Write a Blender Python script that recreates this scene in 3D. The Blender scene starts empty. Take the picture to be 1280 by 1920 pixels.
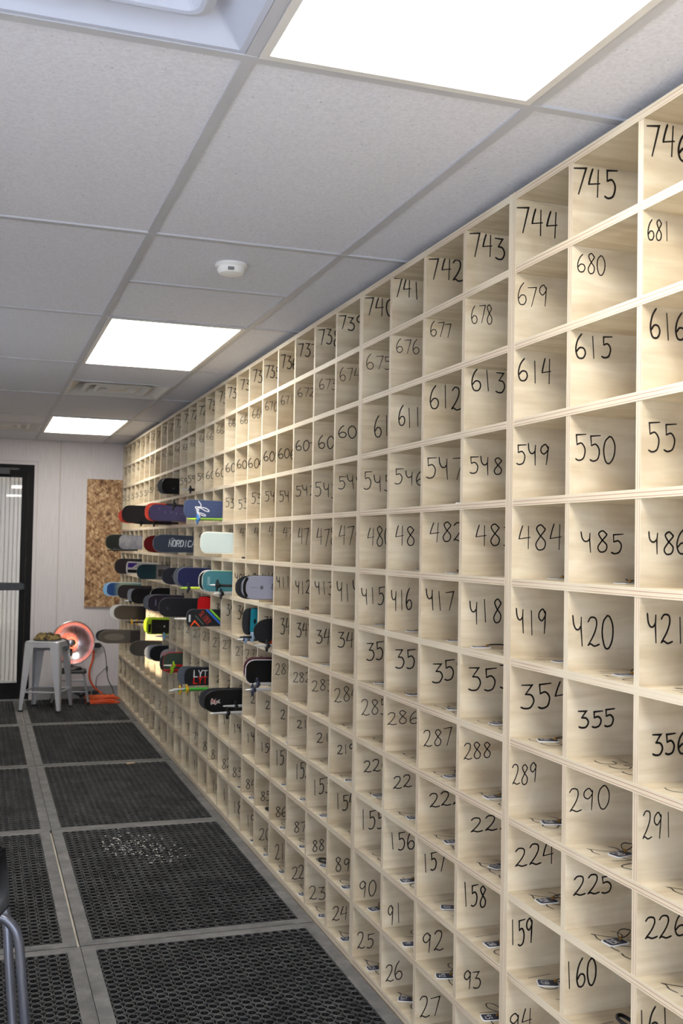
import bpy, math, random
from mathutils import Matrix, Vector

C = bpy.context.scene.collection
PI = math.pi

# ------------------------------------------------------------------ camera, world, sun, exposure
sc = bpy.context.scene
cam_d = bpy.data.cameras.new('camera')
cam = bpy.data.objects.new('camera', cam_d)
C.objects.link(cam)
right = Vector((0.9450738543, -0.3263587794, 0.0180376570))
fwd = Vector((0.3256642996, 0.9449005716, 0.0332516739))
up = Vector((-0.0278957681, -0.0255510667, 0.9992842284))
m = Matrix.Identity(4)
for i in range(3):
    m[i][0] = right[i]; m[i][1] = up[i]; m[i][2] = -fwd[i]
m.translation = Vector((-1.2667, -10.0552, 1.4586))
cam.matrix_world = m
cam_d.sensor_fit = 'VERTICAL'
cam_d.sensor_height = 36.0
cam_d.lens = 36.0 * 1965.26 / 1920.0
cam_d.clip_start = 0.05
cam_d.dof.use_dof = True
cam_d.dof.focus_distance = 2.9
cam_d.dof.aperture_fstop = 9.0
sc.camera = cam

sc.view_settings.view_transform = 'Standard'
sc.view_settings.look = 'None'
sc.view_settings.gamma = 1.0
sc.view_settings.use_curve_mapping = False
sc.view_settings.exposure = 0.80
PANEL = 8.0            # radiance of the ceiling light panels
sc.cycles.max_bounces = 10
sc.cycles.diffuse_bounces = 6
sc.cycles.sample_clamp_indirect = 6.0

w = bpy.data.worlds.new('world')
sc.world = w
w.use_nodes = True
bg = w.node_tree.nodes['Background']
bg.inputs[0].default_value = (0.78, 0.87, 1.0, 1)
bg.inputs[1].default_value = 7.3

# sky fill let in through the added windows behind the camera
pd = bpy.data.lights.new('window_portal', 'AREA')
pd.shape = 'RECTANGLE'; pd.size = 3.8; pd.size_y = 1.25
pd.cycles.is_portal = True
po = bpy.data.objects.new('window_portal', pd)
po.location = (-.70, -13.46, 1.525); po.rotation_euler = (math.radians(90), 0, 0)
C.objects.link(po)

pd2 = bpy.data.lights.new('side_window_portal', 'AREA')  # sky fill through the big opening added beside the camera
pd2.shape = 'RECTANGLE'; pd2.size = 2.8; pd2.size_y = 1.6
pd2.cycles.is_portal = True
po2 = bpy.data.objects.new('side_window_portal', pd2)
po2.location = (-2.81, -10.8, 1.3); po2.rotation_euler = (math.radians(90), 0, math.radians(-90))
C.objects.link(po2)

SUN_DIR = Vector((0.665, 0.71, -0.185)).normalized()
sd = bpy.data.lights.new('sun', 'SUN')
sd.energy = 6.5
sd.color = (1.0, 0.80, 0.58)
sd.angle = math.radians(0.6)
sun = bpy.data.objects.new('sun', sd)
sun.rotation_euler = SUN_DIR.to_track_quat('-Z', 'Y').to_euler()
sun.location = (-8, -12, 5)
C.objects.link(sun)

# ------------------------------------------------------------------ materials
def new_mat(name):
    mt = bpy.data.materials.new(name)
    mt.use_nodes = True
    nt = mt.node_tree
    return mt, nt, nt.nodes['Principled BSDF']

def srgb(r, g, b):
    f = lambda c: (c / 255 / 12.92) if c / 255 <= 0.04045 else ((c / 255 + 0.055) / 1.055) ** 2.4
    return (f(r), f(g), f(b), 1)

_plain = {}
def plain(rgb, rough=0.5, metal=0.0, spec=0.5, coat=0.0):
    """procedural single-colour material with a faint noise variation"""
    key = (rgb, rough, metal, spec, coat)
    if key in _plain:
        return _plain[key]
    mt, nt, p = new_mat('m_%d_%d_%d' % rgb)
    n = nt.nodes.new('ShaderNodeTexNoise'); n.inputs['Scale'].default_value = 9.0
    n.inputs['Detail'].default_value = 4
    tc = nt.nodes.new('ShaderNodeTexCoord')
    nt.links.new(tc.outputs['Object'], n.inputs['Vector'])
    mx = nt.nodes.new('ShaderNodeMix'); mx.data_type = 'RGBA'
    c = srgb(*rgb)
    mx.inputs['A'].default_value = tuple(v * 0.92 for v in c[:3]) + (1,)
    mx.inputs['B'].default_value = tuple(min(1, v * 1.08) for v in c[:3]) + (1,)
    nt.links.new(n.outputs['Fac'], mx.inputs['Factor'])
    nt.links.new(mx.outputs['Result'], p.inputs['Base Color'])
    p.inputs['Roughness'].default_value = rough
    p.inputs['Metallic'].default_value = metal
    p.inputs['Specular IOR Level'].default_value = spec
    p.inputs['Coat Weight'].default_value = coat
    _plain[key] = mt
    return mt

def ramp(nt, stops):
    r = nt.nodes.new('ShaderNodeValToRGB')
    e = r.color_ramp.elements
    while len(e) > 1:
        e.remove(e[-1])
    e[0].position, e[0].color = stops[0]
    for pos, col in stops[1:]:
        q = e.new(pos); q.color = col
    return r

def wood(name, scale_vec, seed):
    """pale birch plywood face, stretched grain, tint differs from board to board"""
    mt, nt, p = new_mat(name)
    tc = nt.nodes.new('ShaderNodeTexCoord')
    mp = nt.nodes.new('ShaderNodeMapping'); mp.inputs['Scale'].default_value = scale_vec
    oi = nt.nodes.new('ShaderNodeObjectInfo')
    cm = nt.nodes.new('ShaderNodeCombineXYZ')
    ml = nt.nodes.new('ShaderNodeMath'); ml.operation = 'MULTIPLY'; ml.inputs[1].default_value = 37.0
    nt.links.new(oi.outputs['Random'], ml.inputs[0])
    for i in range(3):
        nt.links.new(ml.outputs[0], cm.inputs[i])
    nt.links.new(tc.outputs['Object'], mp.inputs['Vector'])
    nt.links.new(cm.outputs[0], mp.inputs['Location'])
    n1 = nt.nodes.new('ShaderNodeTexNoise'); n1.inputs['Scale'].default_value = 3.0
    n1.inputs['Detail'].default_value = 7; n1.inputs['Distortion'].default_value = 0.6
    nt.links.new(mp.outputs[0], n1.inputs['Vector'])
    r1 = ramp(nt, [(0.30, srgb(197, 183, 157)), (0.5, srgb(212, 200, 175)), (0.72, srgb(224, 214, 193))])
    nt.links.new(n1.outputs['Fac'], r1.inputs['Fac'])
    n2 = nt.nodes.new('ShaderNodeTexNoise'); n2.inputs['Scale'].default_value = 5.0
    n2.inputs['Detail'].default_value = 3; n2.inputs['Distortion'].default_value = 1.5
    ad = nt.nodes.new('ShaderNodeVectorMath'); ad.operation = 'ADD'
    nt.links.new(tc.outputs['Object'], ad.inputs[0]); nt.links.new(cm.outputs[0], ad.inputs[1])
    nt.links.new(ad.outputs[0], n2.inputs['Vector'])
    r2 = ramp(nt, [(0.32, (0.90, 0.86, 0.82, 1)), (0.55, (1, 1, 1, 1)), (0.75, (1.0, 0.99, 0.99, 1))])
    nt.links.new(n2.outputs['Fac'], r2.inputs['Fac'])
    m1 = nt.nodes.new('ShaderNodeMix'); m1.data_type = 'RGBA'; m1.blend_type = 'MULTIPLY'
    m1.inputs['Factor'].default_value = 1.0
    nt.links.new(r1.outputs['Color'], m1.inputs['A']); nt.links.new(r2.outputs['Color'], m1.inputs['B'])
    rt = ramp(nt, [(0.0, (0.88, 0.86, 0.82, 1)), (0.5, (0.98, 0.97, 0.95, 1)), (1.0, (1.0, 1.0, 1.0, 1))])
    nt.links.new(oi.outputs['Random'], rt.inputs['Fac'])
    m2 = nt.nodes.new('ShaderNodeMix'); m2.data_type = 'RGBA'; m2.blend_type = 'MULTIPLY'
    m2.inputs['Factor'].default_value = 1.0
    nt.links.new(m1.outputs['Result'], m2.inputs['A']); nt.links.new(rt.outputs['Color'], m2.inputs['B'])
    nt.links.new(m2.outputs['Result'], p.inputs['Base Color'])
    p.inputs['Roughness'].default_value = 0.45
    p.inputs['Specular IOR Level'].default_value = 0.35
    return mt

def ply_edge(name, axis):
    """laminated edge of plywood: thin light and reddish plies across the board's thickness"""
    mt, nt, p = new_mat(name)
    tc = nt.nodes.new('ShaderNodeTexCoord')
    sp = nt.nodes.new('ShaderNodeSeparateXYZ')
    nt.links.new(tc.outputs['Generated'], sp.inputs[0])
    n = nt.nodes.new('ShaderNodeTexNoise'); n.inputs['Scale'].default_value = 6.0; n.inputs['Detail'].default_value = 4
    nt.links.new(tc.outputs['Object'], n.inputs['Vector'])
    a = nt.nodes.new('ShaderNodeMath'); a.operation = 'MULTIPLY_ADD'
    a.inputs[1].default_value = 0.10
    nt.links.new(n.outputs['Fac'], a.inputs[0]); nt.links.new(sp.outputs[axis], a.inputs[2])
    lt = srgb(222, 212, 190); md = srgb(208, 194, 166); rd = srgb(168, 126, 102)
    r = ramp(nt, [(0.0, md), (0.14, lt), (0.26, rd), (0.34, lt), (0.48, md), (0.56, lt),
                  (0.70, rd), (0.78, lt), (0.92, md), (1.0, lt)])
    nt.links.new(a.outputs[0], r.inputs['Fac'])
    n2 = nt.nodes.new('ShaderNodeTexNoise'); n2.inputs['Scale'].default_value = 2.2
    nt.links.new(tc.outputs['Object'], n2.inputs['Vector'])
    mx = nt.nodes.new('ShaderNodeMix'); mx.data_type = 'RGBA'
    rr = ramp(nt, [(0.34, (0, 0, 0, 1)), (0.54, (1, 1, 1, 1))])
    nt.links.new(n2.outputs['Fac'], rr.inputs['Fac']); nt.links.new(rr.outputs['Color'], mx.inputs['Factor'])
    mx.inputs['A'].default_value = srgb(219, 208, 184)
    nt.links.new(r.outputs['Color'], mx.inputs['B'])
    nt.links.new(mx.outputs['Result'], p.inputs['Base Color'])
    p.inputs['Roughness'].default_value = 0.6
    return mt

M_WOOD_D = wood('birch_divider', (1.2, 1.2, 9.0), 0)
M_WOOD_S = wood('birch_shelf', (1.0, 9.0, 1.0), 1)
M_EDGE_Z = ply_edge('plywood_edge_flat', 2)
M_EDGE_Y = ply_edge('plywood_edge_upright', 1)
M_INK = plain((22, 18, 17), 0.45)
M_BLACK = plain((24, 24, 26), 0.45)
M_STEEL = plain((172, 173, 176), 0.32, 0.9)
M_WHITE = plain((232, 232, 230), 0.5)

def mat_ceiling():
    mt, nt, p = new_mat('acoustic_tile')
    tc = nt.nodes.new('ShaderNodeTexCoord')
    v = nt.nodes.new('ShaderNodeTexVoronoi'); v.inputs['Scale'].default_value = 75.0
    n = nt.nodes.new('ShaderNodeTexNoise'); n.inputs['Scale'].default_value = 130.0; n.inputs['Detail'].default_value = 6
    n0 = nt.nodes.new('ShaderNodeTexNoise'); n0.inputs['Scale'].default_value = 45.0
    mv = nt.nodes.new('ShaderNodeMix'); mv.data_type = 'RGBA'; mv.inputs['Factor'].default_value = 0.02
    nt.links.new(tc.outputs['Object'], n0.inputs['Vector'])
    nt.links.new(tc.outputs['Object'], mv.inputs['A']); nt.links.new(n0.outputs['Color'], mv.inputs['B'])
    nt.links.new(mv.outputs['Result'], v.inputs['Vector']); nt.links.new(tc.outputs['Object'], n.inputs['Vector'])
    r = ramp(nt, [(0.06, (0.45, 0.45, 0.45, 1)), (0.17, (1, 1, 1, 1))])
    nt.links.new(v.outputs['Distance'], r.inputs['Fac'])
    sel = ramp(nt, [(0.50, (1, 1, 1, 1)), (0.60, (0, 0, 0, 1))])
    nt.links.new(n0.outputs['Fac'], sel.inputs['Fac'])
    mr = nt.nodes.new('ShaderNodeMix'); mr.data_type = 'RGBA'
    nt.links.new(sel.outputs['Color'], mr.inputs['Factor'])
    nt.links.new(r.outputs['Color'], mr.inputs['A']); mr.inputs['B'].default_value = (1, 1, 1, 1)
    m1 = nt.nodes.new('ShaderNodeMix'); m1.data_type = 'RGBA'; m1.blend_type = 'MULTIPLY'; m1.inputs['Factor'].default_value = 1
    r3 = ramp(nt, [(0.35, srgb(208, 210, 220)), (0.65, srgb(220, 222, 232))])
    nt.links.new(n.outputs['Fac'], r3.inputs['Fac'])
    nt.links.new(r3.outputs['Color'], m1.inputs['A']); nt.links.new(mr.outputs['Result'], m1.inputs['B'])
    nt.links.new(m1.outputs['Result'], p.inputs['Base Color'])
    bp = nt.nodes.new('ShaderNodeBump'); bp.inputs['Strength'].default_value = 0.22; bp.inputs['Distance'].default_value = 0.002
    nt.links.new(n.outputs['Fac'], bp.inputs['Height']); nt.links.new(bp.outputs[0], p.inputs['Normal'])
    p.inputs['Roughness'].default_value = 0.9
    p.inputs['Specular IOR Level'].default_value = 0.1
    return mt

def mat_wallboard():
    mt, nt, p = new_mat('vinyl_wallboard')
    tc = nt.nodes.new('ShaderNodeTexCoord')
    mp = nt.nodes.new('ShaderNodeMapping'); mp.inputs['Scale'].default_value = (60, 60, 2.5)
    nt.links.new(tc.outputs['Object'], mp.inputs['Vector'])
    n = nt.nodes.new('ShaderNodeTexNoise'); n.inputs['Scale'].default_value = 2.0; n.inputs['Detail'].default_value = 5
    nt.links.new(mp.outputs[0], n.inputs['Vector'])
    r = ramp(nt, [(0.3, srgb(208, 203, 205)), (0.7, srgb(222, 217, 219))])
    nt.links.new(n.outputs['Fac'], r.inputs['Fac'])
    nt.links.new(r.outputs['Color'], p.inputs['Base Color'])
    p.inputs['Roughness'].default_value = 0.6
    return mt

def mat_osb():
    mt, nt, p = new_mat('strand_board')
    tc = nt.nodes.new('ShaderNodeTexCoord')
    outs = []
    for rot, sc_ in ((0.55, (.055, .05, .016)), (-0.75, (.06, .05, .018)), (1.35, (.05, .05, .014))):
        mp = nt.nodes.new('ShaderNodeMapping'); mp.vector_type = 'TEXTURE'; mp.inputs['Scale'].default_value = sc_
        mp.inputs['Rotation'].default_value = (0, rot, 0)
        nt.links.new(tc.outputs['Object'], mp.inputs['Vector'])
        v = nt.nodes.new('ShaderNodeTexVoronoi'); v.inputs['Scale'].default_value = 1.0
        nt.links.new(mp.outputs[0], v.inputs['Vector'])
        s = nt.nodes.new('ShaderNodeSeparateColor')
        nt.links.new(v.outputs['Color'], s.inputs[0]); outs.append(s.outputs[0])
    a = nt.nodes.new('ShaderNodeMath'); a.operation = 'ADD'
    nt.links.new(outs[0], a.inputs[0]); nt.links.new(outs[1], a.inputs[1])
    b = nt.nodes.new('ShaderNodeMath'); b.operation = 'ADD'
    nt.links.new(a.outputs[0], b.inputs[0]); nt.links.new(outs[2], b.inputs[1])
    d = nt.nodes.new('ShaderNodeMath'); d.operation = 'DIVIDE'; d.inputs[1].default_value = 3.0
    nt.links.new(b.outputs[0], d.inputs[0])
    r = ramp(nt, [(0.15, srgb(98, 66, 42)), (0.38, srgb(152, 114, 78)), (0.58, srgb(180, 144, 104)), (0.85, srgb(214, 186, 146))])
    nt.links.new(d.outputs[0], r.inputs['Fac'])
    nt.links.new(r.outputs['Color'], p.inputs['Base Color'])
    p.inputs['Roughness'].default_value = 0.7
    return mt

def mat_two(name, c1, c2, scale, rough=0.7, lo=0.4, hi=0.6, metal=0.0):
    mt, nt, p = new_mat(name)
    tc = nt.nodes.new('ShaderNodeTexCoord')
    n = nt.nodes.new('ShaderNodeTexNoise'); n.inputs['Scale'].default_value = scale; n.inputs['Detail'].default_value = 6
    nt.links.new(tc.outputs['Object'], n.inputs['Vector'])
    r = ramp(nt, [(lo, srgb(*c1)), (hi, srgb(*c2))])
    nt.links.new(n.outputs['Fac'], r.inputs['Fac']); nt.links.new(r.outputs['Color'], p.inputs['Base Color'])
    p.inputs['Roughness'].default_value = rough
    p.inputs['Metallic'].default_value = metal
    return mt

def mat_gradient(name, stops, rough=0.3):
    """colour bands along a ski, from its tip (object x = 0) backwards"""
    mt, nt, p = new_mat(name)
    tc = nt.nodes.new('ShaderNodeTexCoord')
    sp = nt.nodes.new('ShaderNodeSeparateXYZ'); nt.links.new(tc.outputs['Object'], sp.inputs[0])
    n = nt.nodes.new('ShaderNodeTexNoise'); n.inputs['Scale'].default_value = 14.0
    nt.links.new(tc.outputs['Object'], n.inputs['Vector'])
    a = nt.nodes.new('ShaderNodeMath'); a.operation = 'MULTIPLY_ADD'; a.inputs[1].default_value = 0.02
    nt.links.new(n.outputs['Fac'], a.inputs[0]); nt.links.new(sp.outputs[0], a.inputs[2])
    mr = nt.nodes.new('ShaderNodeMapRange'); mr.inputs['From Max'].default_value = 0.5
    nt.links.new(a.outputs[0], mr.inputs['Value'])
    r = ramp(nt, [(t / 0.5, srgb(*c)) for t, c in stops])
    nt.links.new(mr.outputs[0], r.inputs['Fac']); nt.links.new(r.outputs['Color'], p.inputs['Base Color'])
    p.inputs['Roughness'].default_value = rough
    return mt

def mat_emit(name, col, strength):
    mt, nt, p = new_mat(name)
    p.inputs['Base Color'].default_value = (0.8, 0.8, 0.8, 1)
    p.inputs['Emission Color'].default_value = col
    p.inputs['Emission Strength'].default_value = strength
    return mt

def mat_glass(name):
    mt = bpy.data.materials.new(name); mt.use_nodes = True
    nt = mt.node_tree; nt.nodes.clear()
    o = nt.nodes.new('ShaderNodeOutputMaterial'); mx = nt.nodes.new('ShaderNodeMixShader')
    t = nt.nodes.new('ShaderNodeBsdfTransparent'); t.inputs[0].default_value = (0.94, 0.95, 0.95, 1)
    g = nt.nodes.new('ShaderNodeBsdfGlossy'); g.inputs['Roughness'].default_value = 0.01
    lw = nt.nodes.new('ShaderNodeLayerWeight'); lw.inputs['Blend'].default_value = 0.5
    pw = nt.nodes.new('ShaderNodeMath'); pw.operation = 'POWER'; pw.inputs[1].default_value = 5.0
    ma = nt.nodes.new('ShaderNodeMath'); ma.operation = 'MULTIPLY_ADD'; ma.inputs[1].default_value = 0.95; ma.inputs[2].default_value = 0.045
    nt.links.new(lw.outputs['Facing'], pw.inputs[0]); nt.links.new(pw.outputs[0], ma.inputs[0])
    nt.links.new(ma.outputs[0], mx.inputs[0]); nt.links.new(t.outputs[0], mx.inputs[1])
    nt.links.new(g.outputs[0], mx.inputs[2]); nt.links.new(mx.outputs[0], o.inputs[0])
    return mt

# ------------------------------------------------------------------ mesh building
class MB:
    def __init__(s):
        s.v = []; s.f = []; s.mi = []; s.sm = []
    def add(s, vs, fs, mi=0, smooth=False):
        b = len(s.v); s.v += [tuple(p) for p in vs]
        for f in fs:
            s.f.append([b + i for i in f]); s.mi.append(mi); s.sm.append(smooth)
    def box(s, x0, x1, y0, y1, z0, z1, mi=0, mis=None):
        vs = [(x0, y0, z0), (x1, y0, z0), (x1, y1, z0), (x0, y1, z0), (x0, y0, z1), (x1, y0, z1), (x1, y1, z1), (x0, y1, z1)]
        fs = [(0, 3, 2, 1), (4, 5, 6, 7), (0, 1, 5, 4), (1, 2, 6, 5), (2, 3, 7, 6), (3, 0, 4, 7)]
        b = len(s.v); s.v += vs
        for i, f in enumerate(fs):
            s.f.append([b + j for j in f]); s.mi.append(mis[i] if mis else mi); s.sm.append(False)
    def rbox(s, x0, x1, y0, y1, z0, z1, r, n=4, mi=0, bev=0.0):
        """upright prism with rounded corners in plan, softened top and bottom edges"""
        def ring(ins, z):
            pts = []
            rr = max(r - ins, 1e-4)
            for cx, cy, a0 in ((x1 - r, y1 - r, 0), (x0 + r, y1 - r, PI / 2), (x0 + r, y0 + r, PI), (x1 - r, y0 + r, 1.5 * PI)):
                for k in range(n + 1):
                    a = a0 + k * PI / 2 / n
                    pts.append((cx + rr * math.cos(a), cy + rr * math.sin(a), z))
            return pts
        rings = [ring(0, z0), ring(0, z1)] if bev <= 0 else [ring(bev, z0), ring(0, z0 + bev), ring(0, z1 - bev), ring(bev, z1)]
        m_ = len(rings[0]); vs = sum(rings, []); fs = []
        for i in range(len(rings) - 1):
            for k in range(m_):
                q = (k + 1) % m_
                fs.append((i * m_ + k, i * m_ + q, (i + 1) * m_ + q, (i + 1) * m_ + k))
        fs.append(tuple(reversed(range(m_)))); fs.append(tuple(range((len(rings) - 1) * m_, len(rings) * m_)))
        s.add(vs, fs, mi)
    def tube(s, pts, r, n=10, mi=0, closed=False):
        P = [Vector(p) for p in pts]; N = len(P)
        rs = r if isinstance(r, (list, tuple)) else [r] * N
        vs = []; fs = []
        prev = None
        for i in range(N):
            if closed:
                t = P[(i + 1) % N] - P[i - 1]
            else:
                t = P[min(i + 1, N - 1)] - P[max(i - 1, 0)]
            if t.length < 1e-9: t = Vector((0, 0, 1))
            t.normalize()
            if prev is None:
                a = Vector((0, 0, 1)) if abs(t.z) < 0.9 else Vector((1, 0, 0))
                nx = t.cross(a).normalized()
            else:
                nx = (prev - t * prev.dot(t)).normalized()
            prev = nx; by = t.cross(nx)
            for k in range(n):
                a = 2 * PI * k / n
                vs.append(P[i] + (nx * math.cos(a) + by * math.sin(a)) * rs[i])
        for i in range(N if closed else N - 1):
            j = (i + 1) % N
            for k in range(n):
                q = (k + 1) % n
                fs.append((i * n + k, i * n + q, j * n + q, j * n + k))
        if not closed:
            fs.append(tuple(reversed(range(n)))); fs.append(tuple(range((N - 1) * n, N * n)))
        s.add(vs, fs, mi, True)
    def lathe(s, prof, n=24, mi=0, mtx=None, cap=True):
        """profile of (radius, height) turned about z, then moved by a matrix"""
        vs = []; fs = []
        for r, z in prof:
            for k in range(n):
                a = 2 * PI * k / n
                vs.append(Vector((r * math.cos(a), r * math.sin(a), z)))
        for i in range(len(prof) - 1):
            for k in range(n):
                q = (k + 1) % n
                fs.append((i * n + k, i * n + q, (i + 1) * n + q, (i + 1) * n + k))
        if cap:
            fs.append(tuple(reversed(range(n)))); fs.append(tuple(range((len(prof) - 1) * n, len(prof) * n)))
        if mtx is not None:
            vs = [mtx @ p for p in vs]
        s.add(vs, fs, mi, True)
    def build(s, name, mat, parent=None, loc=None):
        me = bpy.data.meshes.new(name)
        me.from_pydata(s.v, [], s.f)
        mats = mat if isinstance(mat, (list, tuple)) else [mat]
        for mt in mats: me.materials.append(mt)
        me.polygons.foreach_set('material_index', s.mi)
        me.polygons.foreach_set('use_smooth', s.sm)
        me.update()
        if any(s.sm):
            try: me.set_sharp_from_angle(angle=math.radians(40))
            except Exception: pass
        o = bpy.data.objects.new(name, me); C.objects.link(o)
        if parent is not None: o.parent = parent
        if loc is not None: o.location = loc
        return o

def tag(o, label=None, cat=None, group=None, kind=None):
    if label: o['label'] = label
    if cat: o['category'] = cat
    if group: o['group'] = group
    if kind: o['kind'] = kind
    return o

def empty(name, label, cat, loc=(0, 0, 0), rotz=0.0, group=None):
    o = bpy.data.objects.new(name, None); C.objects.link(o)
    o.empty_display_size = 0.05
    o.location = loc; o.rotation_euler = (0, 0, rotz)
    return tag(o, label, cat, group)

def struct(o, label=None):
    o['kind'] = 'structure'
    if label: o['label'] = label
    return o

# ---- pen strokes: list of polylines; ('s', pts) is smoothed, ('l', pts) keeps its corners
GLYPH = {
 '0': [('c', [(.30,1),(.10,.82),(.03,.45),(.14,.06),(.34,.0),(.54,.28),(.57,.68),(.42,.96),(.27,1.0)])],
 '1': [('l', [(.22,1),(.30,0)])],
 '2': [('c', [(.02,.84),(.16,.99),(.40,.95),(.44,.70),(.28,.36),(.02,.03)]), ('c', [(.02,.03),(.14,.08),(.34,.0),(.58,.06)])],
 '3': [('l', [(.04,.96),(.46,.95),(.20,.58)]), ('c', [(.20,.58),(.44,.54),(.55,.30),(.42,.04),(.20,.0),(.04,.06)])],
 '4': [('c', [(.20,1),(.10,.72),(.02,.42)]), ('l', [(.02,.42),(.52,.50)]), ('l', [(.46,.98),(.42,0)])],
 'y': [('c', [(.0,1),(.04,.72),(.14,.56),(.28,.54),(.40,.66)]), ('l', [(.42,.94),(.40,.6),(.44,0)])],
 '5': [('l', [(.56,.98),(.10,.94),(.12,.58)]), ('c', [(.12,.58),(.34,.64),(.50,.42),(.42,.10),(.20,.0),(.04,.05)])],
 '6': [('c', [(.36,1),(.14,.74),(.03,.34),(.14,.02),(.40,.0),(.54,.20),(.46,.40),(.24,.42),(.08,.26)])],
 '7': [('l', [(.0,.92),(.54,.98),(.24,.0)])],
 '8': [('c', [(.46,.86),(.28,1),(.10,.86),(.24,.60),(.50,.32),(.44,.05),(.20,.0),(.08,.22),(.26,.52),(.48,.80),(.44,.88)])],
 '9': [('c', [(.46,.82),(.30,1),(.08,.86),(.06,.64),(.24,.52),(.44,.70),(.48,.84)]), ('l', [(.48,.9),(.44,.4),(.40,0)])],
 'L': [('l', [(.06,1),(.06,.02),(.52,.02)])],
 'Y': [('l', [(.02,1),(.28,.5)]), ('l', [(.54,1),(.28,.5),(.28,0)])],
 'T': [('l', [(.0,.96),(.58,.96)]), ('l', [(.29,.96),(.29,0)])],
 'N': [('l', [(.04,0),(.04,.98),(.52,.02),(.52,1)])],
 'O': [('l', [(.12,.05),(.04,.2),(.04,.8),(.14,.95),(.44,.95),(.54,.8),(.54,.2),(.44,.05),(.12,.05)])],
 'R': [('l', [(.05,0),(.05,.95),(.44,.95),(.52,.82),(.52,.6),(.44,.48),(.05,.48)]), ('l', [(.26,.48),(.54,0)])],
 'D': [('l', [(.05,.04),(.05,.95),(.36,.95),(.54,.75),(.54,.25),(.36,.04),(.05,.04)])],
 'I': [('l', [(.28,0),(.28,1)])],
 'C': [('l', [(.54,.85),(.42,.95),(.16,.95),(.04,.8),(.04,.2),(.16,.05),(.42,.05),(.54,.15)])],
 'A': [('l', [(.0,0),(.28,1),(.56,0)]), ('l', [(.12,.35),(.46,.35)])],
 'S': [('l', [(.52,.86),(.42,.96),(.12,.96),(.04,.82),(.04,.62),(.14,.52),(.42,.48),(.52,.38),(.52,.16),(.42,.04),(.12,.04),(.03,.14)])],
 'E': [('l', [(.52,.96),(.06,.96),(.06,.04),(.52,.04)]), ('l', [(.06,.5),(.44,.5)])],
}

def smooth(pts, k=5):
    out = []
    n = len(pts)
    for i in range(n - 1):
        p0 = pts[max(i - 1, 0)]; p1 = pts[i]; p2 = pts[i + 1]; p3 = pts[min(i + 2, n - 1)]
        for j in range(k):
            t = j / k
            out.append(tuple(0.5 * ((2 * b) + (-a + c) * t + (2 * a - 5 * b + 4 * c - d) * t * t + (-a + 3 * b - 3 * c + d) * t ** 3)
                             for a, b, c, d in zip(p0, p1, p2, p3)))
    out.append(pts[-1])
    return out

def ribbon(mb, pts, wd, fn, lift, mi=0):
    """flat pen stroke of width wd along 2-D points; fn maps (u, v, lift) to space"""
    n = len(pts)
    if n < 2: return
    L = []
    for i in range(n):
        a = pts[max(i - 1, 0)]; b = pts[min(i + 1, n - 1)]; c = pts[i]
        d0 = (c[0] - a[0], c[1] - a[1]); d1 = (b[0] - c[0], b[1] - c[1])
        def nrm(d):
            l = math.hypot(*d); return (d[0] / l, d[1] / l) if l > 1e-9 else (0, 0)
        d0 = nrm(d0); d1 = nrm(d1)
        t = nrm((d0[0] + d1[0], d0[1] + d1[1]))
        nx, ny = -t[1], t[0]
        ref = d0 if i > 0 else d1
        cs = max(0.45, abs(t[0] * ref[0] + t[1] * ref[1]))
        h = wd / 2 / cs
        e = 0
        if i == 0: e = -wd * 0.35
        if i == n - 1: e = wd * 0.35
        cx, cy = c[0] + t[0] * e, c[1] + t[1] * e
        k = 0.65 if i in (0, n - 1) else 1.0
        L.append(((cx + nx * h * k, cy + ny * h * k), (cx - nx * h * k, cy - ny * h * k)))
    vs = []; fs = []
    for a, b in L:
        vs.append(fn(a[0], a[1], lift)); vs.append(fn(b[0], b[1], lift))
    for i in range(n - 1):
        fs.append((2 * i, 2 * i + 1, 2 * i + 3, 2 * i + 2))
    mb.add(vs, fs, mi)

def write(mb, text, u0, u1, v0, v1, wd, fn, rnd=None, lift=0.0, slant=0.0):
    n = len(text)
    adv = (u1 - u0) / (n - 0.16) if n > 1 else (u1 - u0)
    q = 0
    for i, ch in enumerate(text):
        gx = u0 + i * adv
        gw = adv * (0.84 if n > 1 else 1.0)
        jx = rnd.uniform(-.04, .04) * gw if rnd else 0
        jy = rnd.uniform(-.06, .06) * (v1 - v0) if rnd else 0
        js = rnd.uniform(0.9, 1.06) if rnd else 1
        sl = slant + (rnd.uniform(-.08, .08) if rnd else 0)
        for kind, pts in GLYPH[ch]:
            P = smooth(pts) if kind == 'c' else pts
            R = [(gx + jx + (p[0] / 0.58 + sl * p[1]) * gw, v0 + jy + p[1] * js * (v1 - v0)) for p in P]
            ribbon(mb, R, wd, fn, lift + q * 0.00004)
            q += 1

# ------------------------------------------------------------------ the room
XL, XR, YB, ZC = -2.75, 1.27, -13.4, 2.396       # left wall, right wall, back wall, tile plane
M_TILE = mat_ceiling(); M_WALL = mat_wallboard()
M_TBAR = plain((182, 184, 191), 0.5)
M_BASE = plain((146, 146, 146), 0.6)
M_CONC = mat_two('pale_floor', (196, 186, 168), (214, 205, 188), 6.0, 0.7)
M_FRAME = plain((20, 20, 22), 0.7, 0.0, 0.25)

mb = MB(); mb.box(XL - .1, XR + .1, YB - .1, 0.1, -0.12, 0.0)
struct(mb.build('floor', M_CONC))

XA, XB = -0.8019, -0.1919
YC = [-13.0, -11.78, -10.56, -9.34, -8.12, -6.90, -5.68, -4.46, -3.24, -2.02, -0.80]
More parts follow.
